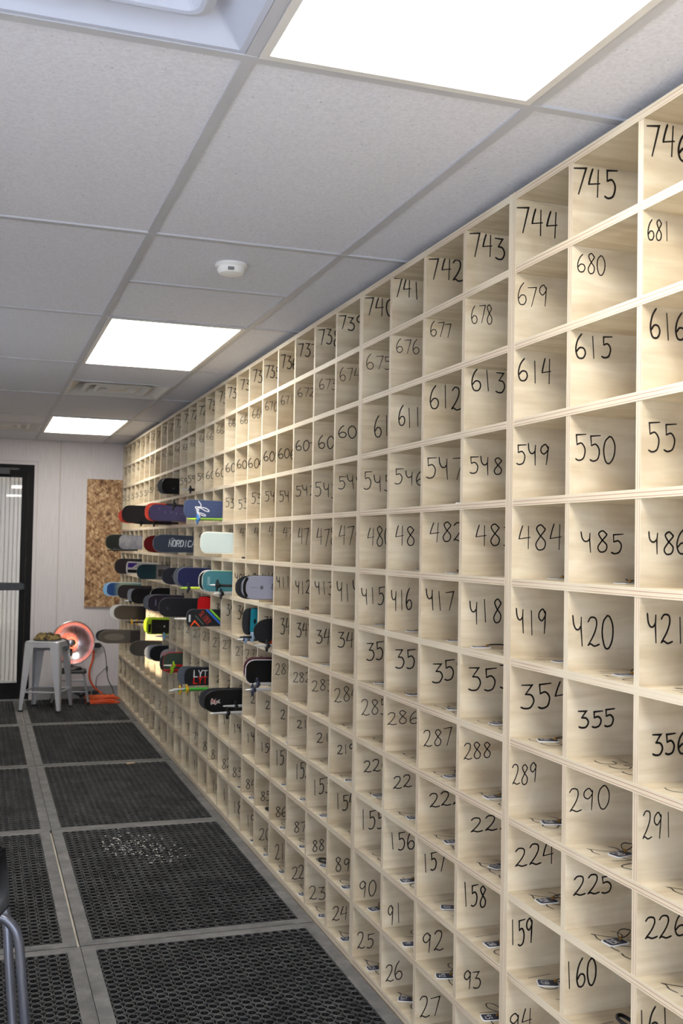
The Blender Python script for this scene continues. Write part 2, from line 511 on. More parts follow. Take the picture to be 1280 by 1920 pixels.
# tiles are laid between the runners; two square supply vents leave their cells open
holes = [(XA, XB, -3.85, -3.24), (-1.4119, XA, -1.41, -0.80), (-1.4119, XA, -8.73, -8.12)]
mb = MB()
xs = [XL, -2.0219, -1.4119, XA, XB, XR]
ysc = sorted([YB] + YC + [-3.85, -1.41, -8.73, 0.0])
for i in range(len(xs) - 1):
    for j in range(len(ysc) - 1):
        cx = (xs[i] + xs[i + 1]) / 2; cy = (ysc[j] + ysc[j + 1]) / 2
        if any(a < cx < b and c < cy < d for a, b, c, d in holes):
            continue
        mb.box(xs[i], xs[i + 1], ysc[j], ysc[j + 1], ZC, ZC + .015)
mb.box(XL - .1, XR + .1, YB - .1, 0.1, ZC + .16, ZC + .26)
struct(mb.build('ceiling', M_TILE))

mb = MB(); TW = 0.0125
for x in (-2.0219, -1.4119, XA, XB):
    mb.box(x - TW, x + TW, YB, 0, ZC - .005, ZC + .012)
for y in YC:
    mb.box(XL, XR, y - TW, y + TW, ZC - .0058, ZC + .012)
for y in (-6.29, -3.85, -11.17):
    mb.box(XA + TW, XB - TW, y - TW, y + TW, ZC - .0052, ZC + .012)
for y in (-1.41, -8.73):
    mb.box(-1.4119 + TW, XA - TW, y - TW, y + TW, ZC - .0052, ZC + .012)
mb.box(XL, 0, -.022, 0, ZC - .004, ZC)
struct(mb.build('trim_1', M_TBAR))

# far wall with a door opening
DX0, DX1, DZ = -1.80, -0.815, 2.15
mb = MB()
mb.box(XL - .1, DX0, 0, .1, 0, ZC + .2); mb.box(DX1, XR + .1, 0, .1, 0, ZC + .2)
mb.box(DX0, DX1, 0, .1, DZ, ZC + .2)
struct(mb.build('wall_far', M_WALL))
mb = MB()
for x in (-0.572, 0.6): mb.box(x - .006, x + .006, -.003, 0, .115, ZC)
mb.box(-.775, -.768, -.003, 0, .0, 2.2); mb.box(-1.86, -.768, -.003, 0, 2.19, 2.197)
struct(mb.build('trim_2', plain((196, 189, 187), 0.6)))
mb = MB(); mb.box(-0.768, 0.0, -.008, 0, 0, .118); mb.box(-0.768, 0.0, -.014, -.008, 0, .02)
struct(mb.build('baseboard_far', M_BASE))
# left wall: a small transom letting the evening sun in, and a big opening added beside the camera as daylight fill
LWINS = ((-12.2, -9.4, .5, 2.1), (-5.50, -4.58, 1.25, 1.72))
mb = MB()
yy = YB - .1
for a_, b_, c_z, d_z in LWINS:
    mb.box(XL - .1, XL, yy, a_, 0, ZC + .2)
    mb.box(XL - .1, XL, a_, b_, 0, c_z); mb.box(XL - .1, XL, a_, b_, d_z, ZC + .2)
    yy = b_
mb.box(XL - .1, XL, yy, .1, 0, ZC + .2)
struct(mb.build('wall_left', M_WALL))
M_GLASS = mat_glass('clear_glass')
for i_, (a_, b_, c_z, d_z) in enumerate(LWINS):
    mb = MB()
    mb.box(XL - .08, XL + .01, a_ - .03, a_, c_z - .03, d_z + .03); mb.box(XL - .08, XL + .01, b_, b_ + .03, c_z - .03, d_z + .03)
    mb.box(XL - .08, XL + .01, a_, b_, c_z - .03, c_z); mb.box(XL - .08, XL + .01, a_, b_, d_z, d_z + .03)
    win = struct(mb.build('window_%d' % (4 if i_ == 0 else 1), M_FRAME))  # the big one is added for fill light
    mb = MB(); mb.box(XL - .05, XL - .044, a_, b_, c_z, d_z); mb.build('pane', M_GLASS, win)
# added wall, out of view, keeps the low sun off the big side opening
mb = MB(); mb.box(-6.2, -6.0, -18.5, -11.3, -.1, 3.4)
struct(mb.build('wall_neighbour', M_WALL))
# back wall, behind the camera, with two added fill-light windows, pier placed clear of the door's reflection
BZ0, BZ1 = .90, 2.15
FILL_WINS = ((-2.6, -1.02), (-.28, 1.2))
mb = MB()
mb.box(XL - .1, FILL_WINS[0][0], YB - .1, YB, 0, ZC + .2); mb.box(FILL_WINS[0][1], FILL_WINS[1][0], YB - .1, YB, 0, ZC + .2)
mb.box(FILL_WINS[1][1], XR + .1, YB - .1, YB, 0, ZC + .2)
for a_, b_ in FILL_WINS:
    mb.box(a_, b_, YB - .1, YB, 0, BZ0); mb.box(a_, b_, YB - .1, YB, BZ1, ZC + .2)
struct(mb.build('wall_back', M_WALL))
for i_, (a_, b_) in enumerate(FILL_WINS):
    mb = MB()
    mb.box(a_, a_ + .05, YB - .08, YB + .01, BZ0, BZ1); mb.box(b_ - .05, b_, YB - .08, YB + .01, BZ0, BZ1)
    mb.box(a_, b_, YB - .08, YB + .01, BZ0, BZ0 + .05); mb.box(a_, b_, YB - .08, YB + .01, BZ1 - .05, BZ1)
    win = struct(mb.build('window_%d' % (i_ + 2), M_FRAME))
    mb = MB(); mb.box(a_, b_, YB - .05, YB - .044, BZ0, BZ1); mb.build('pane', M_GLASS, win)
# unseen wall added outside to keep the low sun off the back windows
mb = MB(); mb.box(-3.4, -3.3, -19.0, YB - .1, -.1, 4.2)
struct(mb.build('wall_wing', M_WALL))
mb = MB(); mb.box(XR, XR + .1, YB, 0, 0, ZC + .2)
struct(mb.build('wall_right', M_WALL))

# door: black aluminium frame and leaf, full glass with a push bar
mb = MB()
mb.box(DX1 - .042, DX1 + .012, -.012, .09, 0, DZ + .012); mb.box(DX0 - .012, DX0 + .042, -.012, .09, 0, DZ + .012)
mb.box(DX0 + .042, DX1 - .042, -.012, .09, DZ - .035, DZ + .012)
door = struct(mb.build('door_1', M_FRAME))
mb = MB()
LX0, LX1 = DX0 + .046, DX1 - .046
mb.box(LX1 - .048, LX1, .01, .055, .015, DZ - .04); mb.box(LX0, LX0 + .048, .01, .055, .015, DZ - .04)
mb.box(LX0 + .048, LX1 - .048, .01, .055, 2.045, DZ - .04); mb.box(LX0 + .048, LX1 - .048, .01, .055, .015, .165)
leaf = mb.build('door_leaf', M_FRAME, door)
mb = MB(); mb.box(LX0 + .048, LX1 - .048, .030, .036, .165, 2.045); mb.build('pane', M_GLASS, leaf)
mb = MB(); mb.box(LX0 + .01, LX1 - .03, -.035, .012, 1.008, 1.078); mb.box(LX1 - .03, LX1 - .005, -.018, .012, 1.018, 1.068)
mb.box(LX0 + .01, LX1 - .03, -.042, -.035, 1.022, 1.064)
mb.build('push_bar', plain((38, 38, 40), 0.3, 0.3), leaf)
mb = MB(); mb.box(LX0 + .2, -1.02, -.05, .01, 2.07, 2.125); mb.box(-1.06, -.94, -.02, -.01, 2.112, 2.128)
mb.build('door_closer', plain((58, 58, 60), 0.4, 0.4), leaf)
mb = MB(); mb.box(LX0 + .048, LX1 - .048, .004, .01, .165, .185); mb.build('glazing_bead', plain((205, 204, 200), 0.4), leaf)
mb = MB(); mb.box(DX0, DX1, -.06, .09, 0, .016)
struct(mb.build('trim_3', plain((178, 178, 176), 0.35, 0.6)))
# ribbed pale siding of the neighbouring building, seen through the door
mb = MB()
x = -4.0
while x < 1.5:
    mb.box(x, x + .030, 1.30, 1.36, 0, 3.0); mb.box(x + .030, x + .042, 1.306, 1.36, 0, 3.0); x += .042
struct(mb.build('wall_outside', plain((190, 180, 166), 0.7)))
mb = MB(); mb.box(-3.0, 1.5, .1, 1.36, 2.42, 2.52); mb.box(-3.0, -2.9, .1, 1.36, -.1, 2.42)  # added canopy and end wall that dim the sky light on the siding
struct(mb.build('wall_porch', plain((196, 190, 180), 0.7)))
mb = MB(); mb.box(-4.0, 1.5, .1, 1.36, -.12, -.02); struct(mb.build('floor_outside', plain((150, 148, 144), 0.8)))

# ------------------------------------------------------------------ ceiling lights and vents
M_PANEL = mat_emit('light_panel', (1.0, 0.955, 0.88, 1), PANEL)
def ceiling_light(y0, y1, label):
    t = empty('ceiling_light', label, 'ceiling light', ((XA + XB) / 2, (y0 + y1) / 2, ZC - .001), 0, 'square edged light panels in the tile grid')
    hx, hy = (XB - XA) / 2 - .0135, (y1 - y0) / 2 - .0135
    f = MB(); e = .018
    f.box(-hx, hx, -hy, -hy + e, -.007, 0); f.box(-hx, hx, hy - e, hy, -.007, 0)
    f.box(-hx, -hx + e, -hy + e, hy - e, -.007, 0); f.box(hx - e, hx, -hy + e, hy - e, -.007, 0)
    f.build('frame', plain((212, 211, 209), 0.4), t)
    d = MB(); d.box(-hx + e, hx - e, -hy + e, hy - e, -.004, -.001)
    d.build('diffuser', M_PANEL, t)
ceiling_light(-9.34, -8.12, 'large glowing white light panel at the top of the photo, nearest the camera')
ceiling_light(-5.68, -4.46, 'glowing white ceiling light panel between the smoke detector and the square air vent')
ceiling_light(-2.02, -0.80, 'small looking glowing light panel in the ceiling nearest the far wall')
ceiling_light(-13.0, -11.78, 'glowing ceiling light panel behind the camera')

def vent(cx, cy, col, label):
    t = empty('air_vent', label, 'air vent', (cx, cy, ZC), 0, 'square louvred air vents in the ceiling')
    mt = plain(col, 0.35)
    H = .305 - .0135
    def sq_ring(levels, r0, n=5):
        """nested rounded squares: (half size, corner radius, z)"""
        g = MB(); rings = []
        for hs, r, z in levels:
            pts = []
            for sx, sy, a0 in ((1, 1, 0), (-1, 1, PI / 2), (-1, -1, PI), (1, -1, 1.5 * PI)):
                for k in range(n + 1):
                    a = a0 + k * PI / 2 / n
                    pts.append((sx * (hs - r) + r * math.cos(a), sy * (hs - r) + r * math.sin(a), z))
            rings.append(pts)
        m_ = len(rings[0]); vs = sum(rings, []); fs = []
        for i in range(len(rings) - 1):
            for k in range(m_):
                q = (k + 1) % m_
                fs.append((i * m_ + k, i * m_ + q, (i + 1) * m_ + q, (i + 1) * m_ + k))
        g.add(vs, fs)
        return g, m_
    g, _ = sq_ring([(H, .001, -.004), (H - .012, .002, -.004), (H - .10, .02, .062), (H - .10, .02, .13), (H, .02, .13), (H, .001, -.004)], 0)
    g.build('outer_frame', mt, t)
    for i, (hs, rr) in enumerate(((.203, .035), (.132, .03))):
        g, _ = sq_ring([(hs, rr, .004), (hs - .018, rr - .008, -.003), (hs - .026, rr - .01, -.001), (hs - .085, .012, .058), (hs - .080, .012, .061), (hs - .012, rr - .006, .012), (hs, rr, .004)], 0)
        g.build('louvre', mt, t)
    g = MB(); g.rbox(-.062, .062, -.062, .062, 0, .012, .02, 5, 0, .003); g.build('centre_plate', mt, t)
    g = MB(); g.box(-.2, .2, -.2, .2, .125, .13); g.build('duct', plain((40, 40, 42), 0.8), t)
vent(-1.1069, -8.425, (186, 193, 212), 'bluish white square air vent at the top left corner of the photo')
vent(-0.4969, -3.545, (205, 204, 200), 'grey square air vent between the two far ceiling lights')
vent(-1.1069, -1.105, (205, 204, 202), 'square air vent at the left edge above the door')

t = empty('smoke_detector', 'small round white smoke detector on the ceiling tile', 'smoke detector', (-.497, -6.646, ZC))
mb = MB(); mb.lathe([(.052, 0), (.054, -.008), (.05, -.012)], 28); mb.build('base', M_WHITE, t)
mb = MB(); mb.lathe([(.046, -.010), (.047, -.022), (.040, -.033), (.022, -.038), (.002, -.039)], 28); mb.build('cover', M_WHITE, t)
mb = MB(); mb.box(-.02, .0, -.047, -.040, -.03, -.02); mb.build('sensor_window', plain((120, 120, 125)), t)

# ------------------------------------------------------------------ the cubby wall
Z = [.026, .2174, .4072, .599, .7867, .982, 1.1788, 1.3772, 1.5775, 1.7778, 1.9737, 2.169, 2.3601]
Y = [-.039, -.31, -.5809, -.8519, -1.1228, -1.3938, -1.6648, -1.9357, -2.2067, -2.4776, -2.7486, -3.0196, -3.2905,
     -3.5615, -3.8324, -4.1034, -4.3744, -4.6453, -4.9163, -5.1872, -5.4582, -5.7295, -6.0101, -6.2843, -6.5685,
     -6.8465, -7.1241, -7.4026, -7.6858, -7.9608, -8.2328, -8.505, -8.787, -9.066, -9.343, -9.620, -9.899]
TH = .009                      # half a board
DEPTH = 1.22
DOUBLE = (24, 28, 32, 36)          # two carcass sides stand back to back here
def wall_y(c):                 # face of the far divider of column c
    return Y[c - 1] - (.018 if (c - 1) in DOUBLE else TH)
def top_z(r):                  # upper face of the shelf under row r
    return Z[r] + .0095
NUM = {
 0: {19: (29,73,26,88), 20: (22,84,35,88), 21: (29,74,21,88), 22: (26,84,19,76), 23: (17,87,20,70), 24: (21,83,30,85), 25: (16,76,33,87), 26: (15,76,30,86), 27: (16,85,29,88)},
 1: {19: (23,73,24,76), 20: (27,79,30,75), 21: (26,80,24,67), 22: (33,88,25,67), 23: (26,76,22,64), 24: (31,88,22,71), 25: (20,80,23,78), 26: (21,68,19,81), 27: (21,89,29,87), 28: (23,77,33,83), 29: (8,73,44,96)},
 2: {20: (21,87,68,117), 21: (19,85,60,123), 22: (30,99,59,126), 23: (20,99,58,121), 24: (25,107,62,122), 25: (16,108,65,131), 26: (20,111,68,124), 27: (17,93,81,140), 28: (16,89,65,127), 29: (4,72,70,134), 30: (2,82,71,134), 31: (2,80,83,137)},
 3: {21: (41,113,76,117), 22: (37,113,83,118), 23: (37,125,73,109), 24: (30,99,79,115), 25: (28,125,73,114), 26: (32,132,76,117), 27: (38,148,81,124), 28: (39,163,78,118), 29: (19,131,72,121), 30: (20,125,84,126), 31: (19,117,81,124)},
 4: {21: (13,87,90,142), 22: (15,94,88,131), 23: (12,102,91,134), 24: (15,111,87,143), 25: (16,117,83,139), 26: (7,116,95,138), 27: (15,107,76,129), 28: (13,98,92,137), 29: (7,77,88,137), 30: (9,112,84,137), 31: (11,84,93,146)},
 5: {21: (33,101,76,146), 22: (27,101,88,147), 23: (26,114,85,143), 24: (24,121,98,155), 25: (29,133,77,141), 26: (30,142,82,148), 27: (37,160,73,138), 28: (25,161,86,150), 29: (27,164,82,149), 30: (30,125,75,116), 31: (32,120,66,112)},
 6: {21: (11,73,91,142), 22: (18,86,76,135), 23: (17,97,87,140), 24: (16,107,76,147), 25: (9,94,80,141), 26: (14,88,78,145), 27: (17,110,91,154), 28: (26,125,75,144), 29: (13,100,70,137), 30: (15,118,62,135), 31: (18,112,96,153)},
 7: {21: (36,107,120,163), 22: (26,102,87,160), 23: (20,103,86,159), 24: (20,114,87,161), 25: (27,121,85,151), 26: (25,133,91,157), 27: (24,138,103,163), 28: (42,164,90,150), 29: (17,142,86,149), 30: (33,142,78,125), 31: (19,117,79,127)},
 8: {21: (15,91,82,136), 22: (11,101,97,146), 23: (8,108,81,137), 24: (13,120,102,154), 25: (9,118,83,145), 26: (18,126,92,142), 27: (10,133,93,161), 28: (18,121,91,140), 29: (5,102,99,155), 30: (12,119,89,150)},
 9: {21: (5,87,81,127), 22: (7,97,91,137), 23: (20,120,77,128), 24: (10,127,99,147), 25: (46,142,76,147), 26: (28,110,83,149), 27: (17,122,111,179), 28: (22,126,124,184), 29: (9,106,110,170), 30: (12,108,127,182), 31: (20,106,122,180)},
 10: {21: (13,74,131,174), 22: (12,87,131,171), 23: (18,94,125,170), 24: (13,95,121,169), 25: (12,110,119,171), 26: (17,100,130,175), 27: (16,88,134,179), 28: (19,86,120,171), 29: (4,92,108,161), 30: (13,88,126,170), 31: (11,66,128,168)},
 11: {21: (10,88,102,163), 22: (12,94,112,171), 23: (13,101,112,176), 24: (9,104,121,174), 25: (5,117,118,180), 26: (6,101,120,182), 27: (11,123,115,177), 28: (13,121,114,179), 29: (4,120,97,167), 30: (2,116,111,177), 31: (8,113,109,173)},
}
TAGS = [(3,30,0.065,-8.070), (3,29,0.057,-7.793), (4,30,0.079,-8.068), (4,29,0.068,-7.794), (4,28,0.051,-7.520), (4,27,0.053,-7.259), (2,29,0.056,-7.804), (2,28,0.046,-7.544), (2,27,0.052,-7.252), (2,26,0.030,-6.994), (1,28,0.040,-7.543), (1,27,0.034,-7.265), (1,26,0.034,-7.012), (1,25,0.043,-6.685), (1,24,0.030,-6.442), (0,25,0.035,-6.702), (0,26,0.045,-6.959), (0,24,0.036,-6.427), (3,28,0.073,-7.512), (3,27,0.054,-7.264), (3,26,0.053,-6.985), (3,25,0.055,-6.679), (3,24,0.038,-6.438), (5,29,0.065,-7.775), (5,28,0.064,-7.521), (5,27,0.056,-7.265), (5,26,0.056,-6.963), (5,25,0.055,-6.672), (6,30,0.078,-8.081), (6,28,0.045,-7.445), (6,29,0.082,-7.814), (6,27,0.061,-7.252), (6,26,0.074,-6.908), (7,29,0.120,-7.726), (7,30,0.120,-8.019), (7,27,0.054,-7.255), (7,26,0.113,-6.887), (8,27,0.030,-7.363), (4,21,0.033,-5.689), (3,21,0.030,-5.689), (2,21,0.030,-5.626), (2,22,0.030,-5.904), (2,23,0.030,-6.171), (1,23,0.034,-6.174), (1,22,0.030,-5.910), (1,21,0.030,-5.616), (1,19,0.030,-5.054), (1,18,0.030,-4.816), (0,23,0.030,-6.178), (0,22,0.030,-5.914), (0,21,0.032,-5.608), (0,20,0.030,-5.351), (0,19,0.030,-5.104), (3,20,0.030,-5.418), (3,19,0.030,-5.147), (3,18,0.030,-4.876), (5,22,0.053,-5.811), (5,23,0.042,-6.130), (6,25,0.069,-6.634), (6,22,0.041,-5.798)]

STROKE = {0: .0036, 1: .0036, 2: .0042, 3: .0038, 4: .0030, 5: .0046, 6: .0040, 7: .0036, 8: .0036, 9: .0042, 10: .0029, 11: .0050}
YFOUR = {(6, c) for c in range(1, 37)} | {(8, c) for c in range(1, 37)} | {(7, 30), (7, 31), (2, 19), (2, 18), (2, 17), (2, 16)}
def number_box(r, c):
    d = NUM[r]
    k = min(d, key=lambda q: (abs(q - c), q))
    a = d[k]
    if k == c: return [v / 1000 for v in a]
    rn = random.Random(r * 71 + c)
    dx = rn.uniform(-.006, .008); dz = rn.uniform(-.012, .012)
    return [a[0] / 1000 + dx, a[1] / 1000 + dx, a[2] / 1000 + dz, a[3] / 1000 + dz]

UNITS = [(0, 8, 'plywood cubby unit against the far wall, bottom row numbered 1 to 8'),
         (8, 16, 'plywood cubby unit with most of the skis, bottom row numbered 9 to 16'),
         (16, 24, 'plywood cubby unit in mid view, bottom row numbered 17 to 24'),
         (24, 28, 'narrow plywood cubby unit with upright double seams, top row 740 to 743'),
         (28, 32, 'plywood cubby unit at the right edge of the photo, top row from 744'),
         (32, 36, 'plywood cubby unit beside the camera, just beyond the right edge of the photo')]
for k0, k1, lab in UNITS:
    u = empty('cubby_unit', lab, 'shelving', (0, Y[k0], 0), 0, 'numbered plywood cubby units along the right wall')
    oy = Y[k0]
    ya = Y[k1] if k1 in DOUBLE else Y[k1] - TH            # near and far ends
    yb = Y[k0] if (k0 in DOUBLE or k0 == 0) else Y[k0] - TH
    if k0 in DOUBLE: yb -= .0004
    if k1 in DOUBLE: ya += .0004
    for j, z in enumerate(Z):
        g = MB()
        z0 = 0.0 if j == 0 else z - .0095
        g.box(-.0012, DEPTH, ya - oy, yb - oy, z0, z + .0095, 0, [0, 0, 0, 0, 0, 1])
        g.build('shelf_board', [M_WOOD_S, M_EDGE_Z], u)
    for k in range(k0, k1 + 1):
        end = k in (k0, k1)
        a, b = Y[k] - TH, Y[k] + TH
        x0 = 0.0
        if k == k0:
            if k in DOUBLE: a, b, x0 = Y[k] - .018, Y[k] - .0004, -.0024
            elif k != 0: continue
        if k == k1 and k in DOUBLE: a, b, x0 = Y[k] + .0004, Y[k] + .018, -.0024
        g = MB()
        g.box(x0, DEPTH, a - oy, b - oy, .001, Z[12] + .0095, 0, [0, 0, 0, 0, 0, 1])
        g.build('side_panel' if end else 'divider', [M_WOOD_D, M_EDGE_Y], u)
    g = MB(); g.box(DEPTH, DEPTH + .006, ya - oy, yb - oy, .001, Z[12] + .0095); g.build('back_panel', M_WOOD_D, u)
    for c in range(k0 + 1, k1 + 1):
        for r in range(12):
            n = r * 65 + c
            rn = random.Random(n)
            x0, x1, za, zb = number_box(r, c)
            txt = str(n)
            if (r, c) in YFOUR: txt = txt.replace('4', 'y')
            g = MB(); wy = wall_y(c) - .0006 - oy; zz = Z[r]
            write(g, txt, x0, x1, zz + za, zz + zb, STROKE[r], lambda p, q, l: (p, wy - l, q), rn)
            g.build('handwritten_number', M_INK, u)
            if r <= 6 and c >= 19:
                g = MB(); tz = top_z(r) + .0004; yc = (Y[c] + Y[c - 1]) / 2 - oy
                xa = .035 + rn.uniform(-.008, .012)
                write(g, str(n), .088, -.080, xa - .004, xa + .066, .0033, lambda p, q, l: (q, yc + p, tz + l), rn)
                g.build('floor_number', M_INK, u)

# ------------------------------------------------------------------ numbered key tags lying in the cubbies
M_NAVY = plain((24, 34, 62), 0.35); M_TAGW = plain((226, 228, 232), 0.4); M_BRASS = plain((170, 128, 60), 0.35, 0.8)
M_CORD = plain((26, 22, 24), 0.6)
g = MB(); g.rbox(-.026, .026, -.019, .019, 0, .0022, .007, 4); plate_me = g.build('plate', M_TAGW); 
g = MB(); g.rbox(-.0235, .0235, -.0165, .0165, .0022, .0027, .006, 4); face_me = g.build('face', M_NAVY)
g = MB(); g.lathe([(.0035, 0), (.0035, .004), (.002, .0055)], 10, 0, Matrix.Translation((.019, .006, .0026))); clip_me = g.build('clip', M_BRASS)
def cord_mesh(seed):
    rn = random.Random(seed); a = rn.uniform(-.4, .8); g = MB(); pts = []
    for i in range(15):
        q = 2 * PI * i / 14
        pts.append((.020 + (.030 + .030 * math.cos(q + PI)) * math.cos(a) - .012 * math.sin(q) * math.sin(a),
                    .006 + (.030 + .030 * math.cos(q + PI)) * math.sin(a) + .012 * math.sin(q) * math.cos(a), .0045 + .004 * abs(math.sin(q))))
    g.tube(pts, .0011, 6)
    return g
cords = [cord_mesh(i).build('cord', M_CORD) for i in range(5)]
def put(src, parent):
    o = src.copy(); C.objects.link(o); o.parent = parent; return o
for r, c, x, y in TAGS:
    n = r * 65 + c
    rn = random.Random(n + 5)
    t = empty('key_tag', 'navy key tag with white rim lying in cubby %d' % n, 'key tag', (x, y, top_z(r) + .0003), rn.uniform(-.45, .35), 'navy number tags left in the cubbies')
    put(plate_me, t); put(face_me, t); put(clip_me, t); put(cords[n % 5], t)
    g = MB(); write(g, str(n), .014, -.010, -.020, -.002, .0024, lambda p, q, l: (q + .004, p - .002, .0030 + l), None)
    g.build('tag_number', M_TAGW, t)
for o in [plate_me, face_me, clip_me] + cords:
    bpy.data.objects.remove(o)

# black straps left in some cubbies
def strap(r, c, pts, rad, label):
    t = MB(); t.tube([(p[0], Y[c] + p[1], top_z(r) + p[2]) for p in smooth(pts, 5)], rad, 8)
    tag(t.build('strap_loop', M_CORD), label, 'strap', 'black straps left in the cubbies')
strap(2, 30, [(.22, .03, .006), (.13, .07, .006), (.075, .11, .028), (.055, .135, .042), (.075, .15, .04), (.11, .12, .022), (.16, .075, .006), (.22, .05, .006)], .0042, 'thick black strap loop on the floor of cubby 160')
strap(8, 26, [(.19, .11, .0068), (.125, .13, .0068), (.09, .15, .014), (.10, .16, .026), (.135, .155, .033), (.19, .14, .034)], .004, 'black strap loop standing up in cubby 546')
strap(1, 23, [(.12, .09, .0068), (.06, .11, .0068), (.025, .15, .0068), (.03, .175, .009), (.07, .15, .009), (.12, .115, .006)], .0042, 'black strap loop lying in cubby 88')
strap(1, 20, [(.11, .09, .0068), (.06, .11, .0068), (.03, .15, .0068), (.035, .175, .008), (.07, .15, .008), (.11, .115, .006)], .004, 'black strap loop lying in cubby 85')
strap(8, 23, [(.055, .13, .0068), (.09, .12, .0068), (.15, .10, .0068), (.2, .09, .0068)], .0045, 'flat black strap in cubby 543')
strap(7, 18, [(.02, .16, .0068), (.06, .13, .0068), (.11, .11, .0068)], .005, 'short black strap at the front of cubby 473')

# ------------------------------------------------------------------ skis standing on edge in the cubbies
def ski(name, label, tip, wd, top, edge, side=-1, tl=.08, power=2.5, flare=.03, drop=.0, group=None, graphics=(), waist=.80, off=0.0, thick=.010, cat='ski', rim=.0022):
    """tip = (x, y, z of the middle); side -1: top sheet towards the camera, +1: away from it"""
    t = empty(name, label, cat, (tip[0], tip[1] + off + .016, tip[2]), 0, group)
    L = DEPTH - .03 - tip[0]
    t.rotation_euler = (0, math.atan2(drop, L), 0)
    us = [0, .002, .005, .010, .016, .024, .034, .046, .060, .078, .10, .13, .17, .22, .30, .45, .62, .80, .95, L - .05, L - .02, L]
    us = sorted(u for u in us if u <= L)
    def hw(u):
        q = 1.0
        if u < tl: q = max(.03, (1 - (1 - u / tl) ** power)) ** (1 / power)
        s = min(1, u / (L * .6)); b = 1 - (1 - waist) * s * s * (3 - 2 * s)
        if u > L * .6: b += (.95 - waist) * ((u - L * .6) / (L * .4)) ** 2
        if u > L - .04: q = min(q, max(.5, 1 - ((u - L + .04) / .04) ** 2 * .4))
        return wd / 2 * q * b
    if side > 0 and flare == .03: flare = .017
    def fl(u): return flare * (1 - u / .26) ** 2 if u < .26 else 0.0
    def pos(u, v, n): return (u, side * (n + fl(max(u, 0))), v)
    def slab(ins, n0, n1, ua, ub):
        g = MB(); vs = []; fs = []
        uu = [ua] + [u for u in us if ua < u < ub] + [ub]
        for u in uu:
            h = max(hw(u) - ins, .001)
            th = n1 if n1 - n0 < .003 else n0 + (n1 - n0) * (.62 + .38 * min(1, u / .5))
            vs += [pos(u, -h, n0), pos(u, h, n0), pos(u, h, th), pos(u, -h, th)]
        k = len(uu)
        for i in range(k - 1):
            for q in range(4):
                w_ = (q + 1) % 4
                f = (4 * i + q, 4 * i + w_, 4 * i + 4 + w_, 4 * i + 4 + q)
                fs.append(f if side > 0 else f[::-1])
        e0 = (0, 3, 2, 1); e1 = tuple(4 * (k - 1) + q for q in range(4))
        fs.append(e0 if side > 0 else e0[::-1]); fs.append(e1 if side > 0 else e1[::-1])
        g.add(vs, fs); return g
    def surf(u): return thick * (.62 + .38 * min(1, u / .5))
    slab(0, 0, thick, 0, L).build('ski_body', edge, t)
    g = MB(); vs = []; fs = []
    uu = [.003] + [u for u in us if .003 < u < L - .004] + [L - .004]
    for u in uu:
        h = max(hw(u) - rim, .001); a = surf(u)
        vs += [pos(u, -h, a), pos(u, h, a), pos(u, h * .96, a + .0012), pos(u, -h * .96, a + .0012)]
    for i in range(len(uu) - 1):
        for q in (1, 2, 3):
            w_ = (q + 1) % 4
            f = (4 * i + q, 4 * i + w_, 4 * i + 4 + w_, 4 * i + 4 + q)
            fs.append(f if side > 0 else f[::-1])
    g.add(vs, fs); g.build('top_sheet', top, t)
    for nm, mt, fn in graphics:
        g = MB(); fn(g, lambda u, v, l: pos(u, v, surf(u) + .0016 + l), wd)
        g.build(nm, mt, t)
    return t

def band(u0, u1, v0=-.46, v1=.46):
    def f(g, P, w_):
        n = 8
        vs = []
        for i in range(n + 1):
            u = u0 + (u1 - u0) * i / n
            vs += [P(u, v0 * w_, 0), P(u, v1 * w_, 0)]
        g.add(vs, [(2 * i, 2 * i + 1, 2 * i + 3, 2 * i + 2) for i in range(n)])
    return f
def poly(pts):
    def f(g, P, w_):
        g.add([P(u, v * w_, 0) for u, v in pts], [tuple(range(len(pts)))])
    return f
def lines(polys, wd):
    def f(g, P, w_):
        for i, pts in enumerate(polys):
            ribbon(g, [(u, v * w_) for u, v in pts], wd, P, i * .00005)
    return f
def text(s, u0, u1, v0, v1, wd, slant=0.0, vclip=None, rot=0.0):
    def f(g, P, w_):
        cu, cv = (u0 + u1) / 2, (v0 + v1) / 2 * w_
        ca, sa = math.cos(rot), math.sin(rot)
        def Q(u, v, l):
            if vclip: v = min(max(v, vclip[0] * w_), vclip[1] * w_)
            du, dv = u - cu, v - cv
            return P(cu + du * ca - dv * sa, cv + du * sa + dv * ca, l)
        write(g, s, u0, u1, v0 * w_, v1 * w_, wd, Q, None, 0, slant)
    return f
def disc(u, v, ru, rv):
    return poly([(u + ru * math.cos(2 * PI * i / 14), v + rv * math.sin(2 * PI * i / 14)) for i in range(14)])

def c_(r, g, b, rough=.42): return plain((r, g, b), rough, 0.0, .3)
K = c_(30, 30, 33); KD = c_(18, 18, 20); GREY = c_(134, 136, 146); SIL = plain((190, 192, 196), .3, .5); DG = c_(70, 74, 82)
ORG = c_(238, 62, 14); WHT = c_(240, 240, 236); RED = c_(196, 22, 24); LIME = c_(176, 206, 44)
PAIR = 'skis stored on edge in the cubbies'

